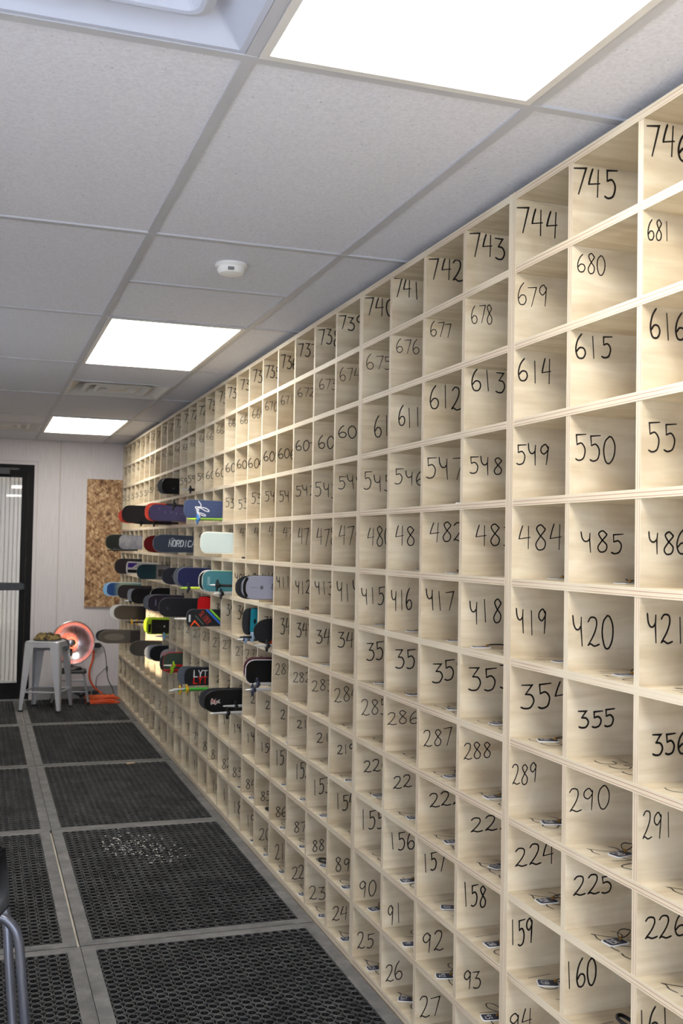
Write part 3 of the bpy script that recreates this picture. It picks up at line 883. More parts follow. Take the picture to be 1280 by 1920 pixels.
ski('ski', 'black rounded ski tip highest of all the skis, above the orange rimmed ones', (-.106, -2.92, 1.853), .109, KD, K, tl=.05, drop=.01, group=PAIR,
    graphics=[('mark', GREY, lines([[(.075, -.16), (.088, -.14)]], .004))])
ski('ski', 'black ski just behind the highest ski tip', (-.125, -2.92, 1.853), .106, KD, K, 1, tl=.05, drop=.01, group=PAIR, off=.016)
ski('ski', 'charcoal ski before an orange tip at the left end of the upper ski row', (-.334, -2.649, 1.662), .124, c_(52, 50, 50), K, tl=.07, drop=.012, group=PAIR)
ski('ski', 'orange tipped ski behind the charcoal ski at the left of the upper row', (-.350, -2.649, 1.648), .10, K, ORG, 1, tl=.07, drop=.002, group=PAIR, off=.016, rim=.008)
ski('ski', 'dull purple ski with faint pale marks and orange rim behind it', (-.232, -3.191, 1.661), .109, c_(84, 76, 112), KD, tl=.06, drop=.018, group=PAIR,
    graphics=[('marks', c_(128, 122, 160), lambda g, P, w_: [disc(u, v, .004, .05)(g, P, w_) for u, v in ((.07, .25), (.11, .05), (.15, .05), (.185, 0), (.22, -.02))])])
ski('ski', 'bright orange ski tip showing behind the dull purple ski', (-.247, -3.191, 1.666), .118, ORG, ORG, 1, tl=.055, drop=.018, group=PAIR, off=.016)
sig = smooth([(.085, .42), (.10, .22), (.092, .12), (.068, .11), (.075, -.02), (.085, .08), (.12, .08), (.146, -.05), (.142, -.12), (.125, -.08), (.10, .04), (.082, .06)], 4)
sig2 = smooth([(.072, -.0), (.088, -.05), (.074, -.10), (.086, -.14), (.078, -.20), (.10, -.21), (.126, -.30), (.126, -.36), (.11, -.34), (.09, -.26), (.08, -.22), (.095, -.40), (.088, -.47)], 4)
ski('ski', 'slate blue ski with a white handwritten signature on it', (-.204, -4.274, 1.656), .104, c_(66, 78, 112), c_(90, 100, 112), tl=.045, power=3, drop=.015, group=PAIR,
    graphics=[('signature', c_(225, 228, 238), lines([sig, sig2], .005)),
              ('stripes', c_(80, 92, 126), lines([[(.02, v), (.3, v)] for v in (-.3, -.1, .12, .3)], .0012))])
ski('ski', 'black ski with greenish rim, farthest left in the row of the pale lettered ski', (-.23, -.752, 1.466), .135, c_(32, 36, 34), c_(84, 104, 92), tl=.08, drop=.012, group=PAIR)
ski('ski', 'plain cloudy grey ski in the row of the pale lettered ski', (-.183, -1.294, 1.466), .119, mat_two('cloudy_grey', (128, 130, 142), (158, 158, 166), 18, .4), c_(60, 60, 66), tl=.05, drop=.02, group=PAIR,
    graphics=[('band', c_(112, 112, 120), band(.30, .5))])
ski('ski', 'dark red ski tip peeking out behind the ski with grey block lettering', (-.218, -2.92, 1.456), .116, c_(104, 20, 24), c_(74, 12, 18), tl=.09, drop=.01, group=PAIR)
ski('ski', 'dark slate ski with grey slanted block lettering', (-.242, -3.461, 1.461), .114, c_(50, 58, 72), c_(128, 136, 142), tl=.075, drop=.016, group=PAIR,
    graphics=[('lettering', c_(196, 204, 210), text('NORDICA', .10, .268, -.16, .20, .0065, .25)),
              ('emblem', c_(162, 172, 180), lines([[(.112, .22), (.125, .32), (.14, .22)]], .004))])
ski('ski', 'pale mint white ski with plain top and white rim', (-.162, -4.545, 1.47), .117, c_(212, 228, 226), c_(244, 244, 232), tl=.05, power=2.8, drop=.024, group=PAIR, rim=.004)
ski('ski', 'dark brownish black ski at the left end of the row with the teal skis', (-.213, -1.294, 1.268), .128, c_(46, 42, 46), c_(52, 58, 60), tl=.075, drop=.015, group=PAIR)
ski('ski', 'white ski with purple corner and black band', (-.225, -2.107, 1.275), .092, c_(196, 192, 192), WHT, tl=.022, power=3.2, drop=.04, group=PAIR, rim=.005,
    graphics=[('purple_patch', c_(70, 48, 140), poly([(.012, .38), (.085, .40), (.045, .02), (.012, .02)])), ('band', KD, band(.012, .34, -.40, -.14)),
              ('stripe', c_(110, 110, 116), lines([[(.08, .2), (.4, .2)], [(.07, .05), (.4, .05)]], .006))])
ski('ski', 'dark teal tipped ski with a grey middle', (-.222, -2.649, 1.26), .105, mat_gradient('teal_then_grey', [(0, (24, 50, 62)), (.145, (20, 56, 62)), (.15, (126, 122, 120))]), c_(30, 44, 54), tl=.055, drop=.018, group=PAIR,
    graphics=[('dark_band', c_(64, 60, 60), band(.152, .5, -.30, .18))])
ski('ski', 'blackish ski just left of the navy ski', (-.181, -3.461, 1.256), .107, c_(38, 40, 48), c_(52, 58, 66), tl=.075, drop=.013, group=PAIR,
    graphics=[('emblem', c_(66, 70, 80), disc(.07, .0, .009, .09))])
ski('ski', 'navy blue ski in front of the blackish one', (-.182, -4.003, 1.269), .115, c_(36, 40, 78), c_(112, 118, 136), tl=.06, drop=.022, group=PAIR, rim=.003)
ski('ski', 'dark grey ski behind the navy blue ski', (-.192, -4.003, 1.269), .112, DG, DG, 1, tl=.06, drop=.022, group=PAIR, off=.016)
ski('ski', 'teal ski with pale rim, plain top with a small pale mark', (-.143, -4.545, 1.264), .117, c_(72, 128, 140), c_(216, 222, 214), tl=.055, power=2.7, drop=.016, group=PAIR, rim=.003, off=.022,
    graphics=[('mark', c_(124, 164, 172), band(.030, .044, -.18, .2)), ('lime_edge', c_(170, 214, 90), lines([[(.06, .478), (.35, .455)]], .0028))])
ski('ski', 'black ski with white rim just behind the teal ski', (-.158, -4.545, 1.264), .119, KD, c_(220, 220, 218), -1, tl=.06, drop=.016, group=PAIR, off=.038, rim=.006)
ski('ski', 'light grey ski with a black tip band, rightmost in the row of teal skis', (-.132, -5.358, 1.266), .112, c_(168, 172, 192), c_(96, 100, 108), tl=.075, power=2.4, drop=.022, group=PAIR,
    graphics=[('tip_band', KD, lines([smooth([(.028, -.36), (.018, -.2), (.015, 0), (.018, .2), (.028, .36)])], .014)),
              ('line', c_(70, 72, 80), lines([[(.045, -.0), (.085, -.0)]], .0016)), ('emblem', c_(100, 104, 112), band(.094, .108, -.07, .07)),
              ('smudges', c_(120, 126, 142), lambda g, P, w_: [disc(u, v, .006, .06)(g, P, w_) for u, v in ((.155, .12), (.165, .2), (.16, -.06), (.152, .0), (.17, .05))])])
ski('ski', 'grey ski with black tip just behind the light grey ski with black band', (-.142, -5.358, 1.264), .110, DG, KD, 1, tl=.075, drop=.02, group=PAIR, off=.016)
ski('ski', 'white rimmed ski fading from deep blue to green', (-.273, -1.294, 1.079), .118, mat_gradient('blue_to_green', [(0, (44, 84, 150)), (.07, (40, 80, 140)), (.13, (150, 172, 150)), (.22, (124, 150, 132)), (.34, (70, 104, 120))]), c_(208, 228, 240), tl=.06, drop=.028, group=PAIR, rim=.005)
ski('ski', 'light blue ski tip behind the white rimmed blue to green ski', (-.292, -1.294, 1.076), .112, c_(120, 176, 220), c_(130, 186, 226), 1, tl=.06, drop=.025, group=PAIR, off=.016)
ski('ski', 'dark brown black ski right beside the blue to green ski', (-.249, -1.836, 1.084), .105, c_(56, 50, 54), c_(40, 38, 42), tl=.055, drop=.04, group=PAIR)
ski('ski', 'black ski with grey tip behind it, second right of the blue green ski', (-.221, -2.378, 1.078), .112, c_(26, 24, 26), c_(40, 40, 42), tl=.06, drop=.032, group=PAIR)
ski('ski', 'grey ski behind the second black ski from the blue to green one', (-.238, -2.378, 1.082), .09, GREY, GREY, 1, tl=.03, drop=.036, group=PAIR, off=.016)
ski('ski', 'black ski with silver rim mostly hidden behind the purplish black ski', (-.125, -2.649, 1.10), .105, KD, SIL, tl=.08, drop=.055, group=PAIR, rim=.0014)
ski('ski', 'purplish black ski with silver rim and a small grey mark', (-.225, -3.191, 1.073), .111, c_(44, 38, 48), c_(128, 130, 142), tl=.075, drop=.028, group=PAIR, rim=.0022,
    graphics=[('mark', c_(104, 106, 134), band(.050, .058, -.16, .2))])
ski('ski', 'grey ski behind the purplish black ski with silver rim', (-.242, -3.191, 1.073), .108, DG, DG, 1, tl=.075, drop=.028, group=PAIR, off=.016)
ski('ski', 'long plain black ski with round tip, left of the red ski', (-.241, -3.732, 1.078), .118, c_(34, 34, 38), c_(76, 78, 84), tl=.075, drop=.03, group=PAIR,
    graphics=[('emblem', c_(58, 60, 66), disc(.055, -.05, .008, .08))])
ski('ski', 'bright red ski with black tip above the ski with the colourful diagonal stripes', (-.06, -4.003, 1.105), .108, RED, KD, tl=.03, drop=.06, group=PAIR, rim=.004, flare=.012)
strp = lambda a, b: poly([(a, .47), (b, .47), (b + .095, -.47), (a + .095, -.47)])
ski('ski', 'black ski with blue and lime diagonal stripes, orange chevron and red lettering', (-.175, -4.274, 1.051), .098, c_(36, 37, 40), c_(84, 88, 92), tl=.05, power=2.8, drop=.014, group=PAIR, rim=.002,
    graphics=[('blue_stripe', c_(48, 112, 214), strp(.108, .122)), ('lime_stripe', c_(140, 208, 70), strp(.130, .144)),
              ('chevron', c_(240, 88, 40), lines([[(.026, -.46), (.048, -.18), (.075, -.46)]], .009)),
              ('label_patch', c_(206, 210, 214), band(.013, .024, -.22, .18)),
              ('lettering', c_(190, 62, 52), text('SLIDER', .070, .146, -.15, .17, .0030, 0, None, -.85)),
              ('small_lettering', c_(104, 124, 112), lines([[(.052, .12), (.098, -.36)]], .006))])
ski('ski', 'short teal ski tip with black spot, behind the orange cornered black ski', (-.015, -5.087, 1.092), .125, c_(30, 140, 160), KD, tl=.02, power=4, drop=.036, group=PAIR, rim=.003, flare=.008,
    graphics=[('spot', KD, disc(.026, -.02, .006, .10))])
ski('ski', 'black ski beside the teal ski tip with black spot', (-.04, -5.087, 1.085), .13, K, KD, 1, tl=.03, drop=.02, group=PAIR, off=.014, flare=.02)
ski('ski', 'black round ski with an orange lower corner, in front of the teal tip', (-.068, -5.358, 1.064), .118, c_(40, 40, 43), KD, tl=.10, drop=.014, group=PAIR,
    graphics=[('orange_corner', c_(206, 70, 36), poly([(.075, -.46), (.115, -.18), (.16, -.16), (.16, -.46)]))])
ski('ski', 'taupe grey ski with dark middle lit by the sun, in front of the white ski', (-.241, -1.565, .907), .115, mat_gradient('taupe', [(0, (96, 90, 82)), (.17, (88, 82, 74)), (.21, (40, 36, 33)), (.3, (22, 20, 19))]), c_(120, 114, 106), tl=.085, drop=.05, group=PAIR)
ski('ski', 'bright white ski tip in the sun behind the taupe grey ski', (-.262, -1.565, .906), .124, WHT, WHT, 1, tl=.085, drop=.05, group=PAIR, off=.016, flare=.045)
ski('ski', 'black ski with lime green tip and rim', (-.146, -2.649, .877), .108, mat_gradient('lime_tip', [(0, (160, 190, 40)), (.044, (160, 190, 40)), (.048, (28, 27, 26))]), LIME, tl=.03, power=3.5, drop=.03, group=PAIR, rim=.005,
    graphics=[('dark_window', KD, band(.012, .032, -.38, .16)), ('stripe', c_(92, 88, 50), lines([[(.075, .0), (.115, .0)]], .003)), ('emblem', c_(190, 190, 186), disc(.128, .02, .006, .07))])
ski('ski', 'lime green ski behind the black ski with lime tip', (-.156, -2.649, .884), .112, LIME, LIME, 1, tl=.035, drop=.03, group=PAIR, off=.016)
ski('ski', 'black ski with bright white rim, lowest on the right above the blue pole baskets', (-.099, -5.358, .877), .113, c_(20, 20, 21), c_(218, 220, 222), tl=.055, power=2.7, drop=.028, group=PAIR, rim=.0028, off=.02)
ski('ski', 'dark red edged ski behind the black ski with bright white rim', (-.09, -5.358, .884), .112, K, c_(88, 40, 52), 1, tl=.055, drop=.03, group=PAIR, off=.036)
ski('ski', 'olive grey ski with paler centre, reaching farthest left, beside the power outlet', (-.327, -1.294, .69), .109, c_(98, 92, 84), c_(120, 112, 98), tl=.10, power=2.2, drop=.026, group=PAIR,
    graphics=[('pale_centre', c_(124, 118, 108), disc(.13, -.02, .085, .26)), ('dark_centre', c_(60, 55, 50), band(.26, .5))])
ski('ski', 'black ski behind the olive grey ski that reaches farthest left', (-.342, -1.294, .694), .106, KD, K, 1, tl=.10, drop=.026, group=PAIR, off=.016)
ski('ski', 'plain matt black ski below the one with lime tip', (-.223, -2.378, .70), .115, c_(20, 20, 22, .6), c_(58, 62, 66), tl=.09, power=2.2, drop=.033, group=PAIR)
ski('ski', 'black ski left of the dark green ski with red rim', (-.119, -2.649, .688), .112, c_(34, 34, 38), c_(96, 100, 108), tl=.08, drop=.023, group=PAIR)
ski('ski', 'grey ski tip behind the black ski left of the dark green one', (-.145, -2.649, .692), .108, GREY, c_(140, 144, 150), 1, tl=.08, drop=.023, group=PAIR, off=.016)
ski('ski', 'pale grey pink ski tip peeking over the dark green ski with red rim', (-.089, -2.92, .694), .106, mat_two('grey_pink', (150, 146, 150), (190, 100, 120), 30, .4, .55, .65), c_(150, 148, 152), tl=.07, drop=.03, group=PAIR)
ski('ski', 'dark green ski with red rim and red poles below', (-.112, -3.191, .681), .135, c_(66, 80, 70), c_(196, 62, 56), tl=.055, power=2.6, drop=.004, group=PAIR, rim=.005, off=.024)
ski('ski', 'black ski behind the dark green ski with red rim', (-.122, -3.191, .672), .11, K, KD, 1, tl=.05, drop=.004, group=PAIR, off=.040)
ski('ski', 'black ski with half white and half red block letters', (-.128, -4.003, .693), .105, c_(32, 33, 37), c_(50, 56, 64), tl=.045, power=2.8, drop=.03, group=PAIR,
    graphics=[('white_letters', c_(232, 232, 236), text('LYT', .056, .138, -.02, .34, .0075, 0)),
              ('red_letters', c_(232, 44, 30), text('LYT', .056, .138, -.38, -.02, .0075, 0))])
ski('ski', 'slate grey ski tip behind the ski with half white and half red letters', (-.15, -4.003, .693), .105, c_(66, 72, 82), c_(66, 72, 82), 1, tl=.045, drop=.03, group=PAIR, off=.016, flare=.04)
def star_outline(cu, cv, s):
    return smooth([(cu + a * s, cv + b * s * 9) for a, b in ((-1, .2), (-.6, 1), (0, .4), (.7, .9), (.3, .2), (1.2, .1), (1.9, .6), (1.7, -.1), (2.1, -.6), (1.1, -.5), (.5, -1), (-.2, -.6), (-.9, -.9), (-1, .2))], 3)
ski('ski', 'glossy black round tipped ski with pale sticker, lowest ski of all', (-.179, -4.816, .668), .116, c_(19, 19, 20), c_(46, 48, 50), tl=.085, power=2.4, drop=.002, group=PAIR, rim=.003,
    graphics=[('sticker', c_(196, 182, 178), poly([(u, v) for u, v in star_outline(.052, .0, .017)][:-1])),
              ('sticker_print', c_(176, 112, 104), lambda g, P, w_: [disc(u, v, ru, rv)(g, lambda a, b, l: P(a, b, l + .0004), w_) for u, v, ru, rv in ((.045, .02, .007, .07), (.062, -.02, .005, .08))]),
              ('sticker_blue', c_(150, 170, 176), lambda g, P, w_: disc(.074, -.01, .005, .06)(g, lambda a, b, l: P(a, b, l + .0005), w_))])
ski('ski', 'black ski close behind the glossy black one with the sticker', (-.190, -4.816, .672), .114, K, c_(40, 40, 42), 1, tl=.085, drop=.004, group=PAIR, off=.016)

# ------------------------------------------------------------------ ski poles lying in the cubbies
_slots = {}
def pole(label, tip, bx, shaft, basket, tipm=None, rb=.034, lobes=4, drop=0.0, rad=.0075, spin=0.0, behind=False):
    t = empty('ski_pole', label, 'ski pole', tip, 0, 'ski poles lying in the cubbies')
    L = 1.12
    shelf = max(top_z(r) for r in range(12) if top_z(r) < tip[2])
    t.rotation_euler = (spin, math.atan2(tip[2] - shelf - .0175, L), 0)     # the grip end rests on the shelf
    near = max(y for y in Y if y < tip[1])
    key = (round(shelf, 3), round(near, 3))
    k_ = _slots.get(key, 0); _slots[key] = k_ + 1
    t.location = (tip[0], near + (.185 if behind else .028 + .042 * k_), tip[2])
    b = bx - tip[0]
    g = MB(); g.tube([(b - .012, 0, 0), (b + .02, 0, 0), (L * .5, 0, 0), (L, 0, 0)], [rad * .85, rad, rad * 1.1, rad * 1.15], 10); g.build('shaft', shaft, t)
    g = MB(); g.tube([(0, 0, 0), (.006, 0, 0), (.02, 0, 0), (b - .012, 0, 0)], [.0015, .0035, .0045, rad * .85], 10); g.build('tip', tipm or SIL, t)
    g = MB()
    n = 32; out = []; inn = []
    for k in range(n):
        a = 2 * PI * k / n
        r = rb * (.58 + .42 * abs(math.cos(a * lobes / 2)) ** .7)
        out.append((r * math.cos(a), r * math.sin(a)))
    vs = []
    for x, s in ((b - .004, .92), (b - .001, 1), (b + .003, 1), (b + .008, .45), (b + .016, .3)):
        vs += [(x, p * s, q * s) for p, q in out]
    fs = []
    for i in range(4):
        for k in range(n):
            q = (k + 1) % n
            fs.append((i * n + k, i * n + q, (i + 1) * n + q, (i + 1) * n + k))
    fs.append(tuple(range(n))[::-1]); fs.append(tuple(range(4 * n, 5 * n)))
    g.add(vs, fs); g.build('basket', basket, t)
    g = MB(); g.tube([(L - .12, 0, 0), (L - .11, 0, 0), (L - .02, 0, 0), (L, 0, 0)], [.010, .013, .014, .016], 10); g.build('grip', M_BLACK, t)
    return t
DB = c_(34, 40, 62); YEL = c_(224, 176, 40); BLU = c_(70, 130, 196); LM = c_(168, 226, 52)
pole('black ski pole with star basket right of the highest ski tip', (-.082, -3.506, 1.800), -.025, K, KD, rb=.026)
pole('black ski pole with star basket lying over the purple ski', (-.223, -3.782, 1.696), -.175, K, KD, KD, drop=.07)
pole('lime tipped ski pole with blue basket under the slate blue signature ski', (-.19, -4.319, 1.597), -.137, c_(120, 160, 60), BLU, LM, rb=.03)
pole('black ski pole with small basket under the charcoal ski', (-.257, -2.694, 1.597), -.21, K, KD, KD, rb=.022)
pole('black ski pole with basket hanging under the purple ski', (-.195, -2.965, 1.597), -.163, K, KD, KD, rb=.028)
pole('thin black ski pole under the greenish rimmed black ski', (-.252, -1.068, 1.397), -.19, K, KD, KD, rb=.018)
pole('lime yellow ski pole with dark basket under the navy ski', (-.174, -4.048, 1.207), -.13, c_(206, 230, 70), DB, LM, drop=.008, rb=.030)
pole('black ski pole with basket crossing the teal ski', (-.117, -4.615, 1.246), -.077, K, KD, rb=.032)
pole('silver ski pole with black basket just below the teal ski', (-.087, -4.590, 1.198), -.047, SIL, KD, rb=.030)
pole('upper of two black ski poles with clear baskets, below the short teal tip', (-.083, -5.132, 1.020), -.02, K, c_(130, 150, 176), KD, drop=.018, rb=.032, lobes=2)
pole('lower of two black ski poles with clear baskets, below the short teal tip', (-.083, -5.147, 1.003), -.044, K, c_(130, 150, 176), rb=.026, lobes=2)
pole('silver ski pole with dark basket under the black ski with an orange corner', (-.078, -5.403, 1.004), -.02, SIL, KD, rb=.028)
pole('white tipped ski pole left of the ski with the diagonal stripes', (-.225, -4.319, 1.040), -.065, WHT, DB, WHT, rb=.024, behind=True)
pole('dark ski pole with yellow basket lit by the sun, left one of two', (-.149, -1.610, .833), -.111, KD, YEL, KD, rb=.024)
pole('dark ski pole with yellow basket lit by the sun, right one of two', (-.136, -1.635, .829), -.061, KD, YEL, KD, rb=.024)
pole('upper red ski pole with lime basket in front of the dark green ski', (-.121, -3.256, .674), -.058, RED, LM, WHT, drop=.05, rb=.028)
pole('lower red ski pole with lime basket in front of the dark green ski', (-.121, -3.280, .638), -.063, RED, LM, RED, drop=.018, rb=.028)
pole('upper green ski pole with yellow basket under the ski with white and red letters', (-.203, -4.040, .630), -.123, c_(64, 168, 60), YEL, SIL, drop=.01, rb=.028)
pole('lower green ski pole with yellow basket under the ski with white and red letters', (-.215, -4.062, .618), -.155, c_(64, 168, 60), YEL, SIL, rb=.028)
pole('silver ski pole with black basket below the glossy black ski with sticker', (-.157, -4.861, .618), -.072, SIL, KD, rb=.032)
pole('silver ski pole with black basket crossing the glossy black ski with sticker', (-.085, -4.885, .646), -.022, SIL, KD, drop=.02, rb=.028)
pole('lower silver ski pole with dark blue basket under the white rimmed black ski', (-.116, -5.403, .806), -.082, SIL, DB, rb=.028)
pole('upper silver ski pole with dark blue basket under the white rimmed black ski', (-.082, -5.425, .826), -.052, SIL, DB, drop=.02, rb=.030)
pole('black ski pole with small basket under the dark brown black ski', (-.201, -1.881, 1.014), -.16, K, KD, rb=.02)
pole('silver ski pole with pale blue basket under the black ski with lime tip', (-.091, -2.694, .814), -.032, SIL, c_(140, 190, 220), rb=.028)

# ------------------------------------------------------------------ rubber mats
def mat_rubber():
    mt, nt, p = new_mat('worn_rubber')
    tc = nt.nodes.new('ShaderNodeTexCoord')
    n = nt.nodes.new('ShaderNodeTexNoise'); n.inputs['Scale'].default_value = 7.0; n.inputs['Detail'].default_value = 8
    n.inputs['Roughness'].default_value = .7
    nt.links.new(tc.outputs['Object'], n.inputs['Vector'])
    r = ramp(nt, [(.3, srgb(80, 79, 79)), (.5, srgb(108, 107, 106)), (.72, srgb(136, 135, 133))])
    nt.links.new(n.outputs['Fac'], r.inputs['Fac']); nt.links.new(r.outputs['Color'], p.inputs['Base Color'])
    p.inputs['Roughness'].default_value = .75
    return mt
M_RUB = mat_rubber()
M_RUB_SHADE = mat_two('dark_rubber', (16, 16, 17), (28, 28, 29), 9, .7)  # near-black, so the holes read as deep shade
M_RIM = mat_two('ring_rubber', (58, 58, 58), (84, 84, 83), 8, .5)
def mat_mesh(W, L, nx, ny):
    """W along x, L along y; solid border, field of raised rings with holes"""
    bx, by = .048, .045
    px, py = (W - 2 * bx) / nx, (L - 2 * by) / ny
    b = MB()
    b.box(0, W, 0, L, 0, .001)
    border = MB()
    for x0, x1, y0, y1 in ((0, W, 0, by), (0, W, L - by, L), (0, bx, by, L - by), (W - bx, W, by, L - by)):
        border.box(x0, x1, y0, y1, .0011, .0125)
    rings = MB(); n = 12
    cs = [(math.cos(2 * PI * k / n), math.sin(2 * PI * k / n)) for k in range(n)]
    prof = [(.380, .0012), (.382, .0126), (.395, .0138), (.440, .0138), (.458, .0128), (.475, .0075)]
    for i in range(nx):
        for j in range(ny):
            cx, cy = bx + (i + .5) * px, by + (j + .5) * py
            vs = []
            for r, z in prof:
                vs += [(cx + r * px * c, cy + r * py * s, z) for c, s in cs]
            fs = []
            for q in range(5):
                for k in range(n):
                    k2 = (k + 1) % n
                    fs.append((q * n + k, q * n + k2, (q + 1) * n + k2, (q + 1) * n + k))
            b.add(vs[:2 * n], fs[:n]); rings.add(vs[n:], [tuple(v - n for v in f) for f in fs[n:]])  # hole walls take the dark base colour, shade put into the recesses
    # webs joining the rings, open diamonds between them
    web = MB()
    for i in range(nx + 1):
        x = bx + i * px
        for j in range(ny):
            cy = by + (j + .5) * py
            web.box(x - .075 * px, x + .075 * px, cy - .09 * py, cy + .09 * py, .0011, .0105)
    for j in range(ny + 1):
        y = by + j * py
        for i in range(nx):
            cx = bx + (i + .5) * px
            web.box(cx - .09 * px, cx + .09 * px, y - .075 * py, y + .075 * py, .0011, .0105)
    rings.add(web.v, web.f)
    return b, border, rings
_mats = {}
def rubber_mat(x, y, W, L, nx, ny, label):
    t = empty('rubber_mat', label, 'mat', (x, y, 0), 0, 'black rubber drainage mats laid end to end')
    key = (round(W, 3), round(L, 3))
    if key not in _mats:
        b, bo, ri = mat_mesh(W, L, nx, ny)
        _mats[key] = [b.build('base', M_RUB_SHADE, t), bo.build('border', M_RUB, t), ri.build('ring_field', M_RIM, t)]
    else:
        for o in _mats[key]: put(o, t)
ROWY = [-7.752, -6.163, -4.574, -3.004, -1.383]
side = {0: 'beside the cubbies', 1: 'at the left of the aisle'}
rowlab = ['nearest the camera', 'with the chair leg beyond it, second nearest the camera', 'third from the camera', 'fourth from the camera', 'under the metal stool by the far wall']
rowlab1 = ['nearest the camera', 'second nearest the camera', 'third from the camera', 'fourth from the camera', 'in front of the glass door']
gap = [0.0, .009, 0.0, 0.0, .006]
for i, y in enumerate(ROWY):
    ln = (ROWY[i + 1] - y - .002) if i < 4 else 1.345
    ln = 1.58 if i < 4 else 1.345
    dy = 0 if i >= 4 else (ROWY[i + 1] - y - 1.58) / 2
    rl = ['nearest the camera', 'with crumbs of white debris beyond it', 'with white debris on it', 'second from the metal stool', 'under the metal stool by the far wall'][i]
    rubber_mat(-.8845 + .001, y + dy, .876, ln, 22, 38 if i < 4 else 32, 'black ring mat beside the cubbies, ' + rl)
    rubber_mat(-.8845 - gap[i] - .884, y + dy, .883, ln, 22, 38 if i < 4 else 32, 'black ring mat at the left of the aisle, ' + rowlab1[i])
mb = MB(); rn = random.Random(4)
for q in range(190):
    s = rn.choice((0, 0, 1))
    cx, cy = ((-.56, -4.93) if s == 0 else (-.44, -5.12))
    x = cx + rn.gauss(0, .075); y = cy + rn.gauss(0, .09); r = rn.uniform(.0015, .0055)
    if x > -.1 or x < -.82: continue
    vs = [(x + r * rn.uniform(.6, 1.3) * math.cos(2 * PI * k / 5), y + r * rn.uniform(.6, 1.3) * math.sin(2 * PI * k / 5), (.0142)) for k in range(5)]
    mb.add(vs + [(x, y, (.0142) + r * .6)], [(k, (k + 1) % 5, 5) for k in range(5)] + [(4, 3, 2, 1, 0)])
tag(mb.build('debris_crumbs', plain((200, 196, 188), .8)), 'scattered white crumbs on a black mat beside the cubbies', 'debris', kind='stuff')
mb = MB()
for x, y, a in ((-.29, -3.06, .4), (-.37, -6.2, .1)):
    c, s = math.cos(a), math.sin(a)
    mb.add([(x + p * c - q * s, y + p * s + q * c, z) for z in (.0127, .0167) for p, q in ((-.03, -.012), (.03, -.009), (.034, .008), (-.025, .012))],
           [(3, 2, 1, 0), (4, 5, 6, 7), (0, 1, 5, 4), (1, 2, 6, 5), (2, 3, 7, 6), (3, 0, 4, 7)])
    tag(mb.build('wood_chip', plain((206, 180, 138), .7)), 'small pale wood chip on the seam between two mats beside the cubbies' if y > -4 else 'tiny wood chip on a nearer mat seam', 'wood chip')
    mb = MB(); break

# ------------------------------------------------------------------ metal stool with a cap on it
RZ = math.radians(-21.7)
st = empty('metal_stool', 'tall silver sheet metal stool with splayed legs by the far wall', 'stool', (-.6845, -.636, .0135), RZ)
M_STOOL = plain((204, 206, 212), .4, .45)
H = .592
mb = MB(); mb.rbox(-.152, .152, -.152, .152, H - .012, H, .035, 5, 0, .004)
mb.rbox(-.15, .15, -.15, .15, H - .05, H - .010, .034, 5)
mb.build('seat', M_STOOL, st)
for sx in (-1, 1):
    for sy in (-1, 1):
        g = MB()
        tz, bz = H - .012, .010
        top = Vector((sx * .150, sy * .150, tz)); bot = Vector((sx * .180, sy * .180, bz))
        n = 6
        vs = []
        for i in range(n + 1):
            q = i / n
            p = top.lerp(bot, q)
            wd_ = .085 * (1 - q) + .030 * q
            th_ = .006
            ax = Vector((-sx, 0, 0)); ay = Vector((0, -sy, 0))
            # an L-section whose corner ridge points outward, ridge slightly rounded
            a = p + ax * wd_; b2 = p + ax * .008; c2 = p + ay * .008; d2 = p + ay * wd_
            inn = p + ax * .010 + ay * .010
            vs += [a, b2, c2, d2, d2 + ax * th_, inn, a + ay * th_]
        fs = []
        for i in range(n):
            for k in range(7):
                k2 = (k + 1) % 7
                f = (7 * i + k, 7 * i + k2, 7 * i + 7 + k2, 7 * i + 7 + k)
                fs.append(f if sx * sy < 0 else f[::-1])
        e0 = tuple(range(7)); e1 = tuple(7 * n + k for k in range(7))
        fs.append(e0[::-1] if sx * sy < 0 else e0); fs.append(e1 if sx * sy < 0 else e1[::-1])
        g.add([tuple(v) for v in vs], fs)
        leg = g.build('leg', M_STOOL, st)
        f = MB(); f.box(sx * .180 - (.034 if sx > 0 else -.0), sx * .180 + (.0 if sx > 0 else .034), sy * .180 - (.034 if sy > 0 else 0), sy * .180 + (0 if sy > 0 else .034), 0, .014)
        f.build('rubber_foot', M_BLACK, leg)
zb = .165; hx = .158
for a, b_ in (((-hx, -hx), (hx, -hx)), ((hx, -hx), (hx, hx)), ((hx, hx), (-hx, hx)), ((-hx, hx), (-hx, -hx))):
    g = MB(); g.tube([(a[0], a[1], zb), (b_[0], b_[1], zb)], .0075, 8); g.build('foot_rail', M_STOOL, st)
for a, b_ in (((-.135, -.135), (.135, .135)), ((-.135, .135), (.135, -.135))):
    g = MB(); g.tube([(a[0], a[1], H - .075), (b_[0], b_[1], H - .075)], .009, 8); g.build('cross_brace', M_STOOL, st)

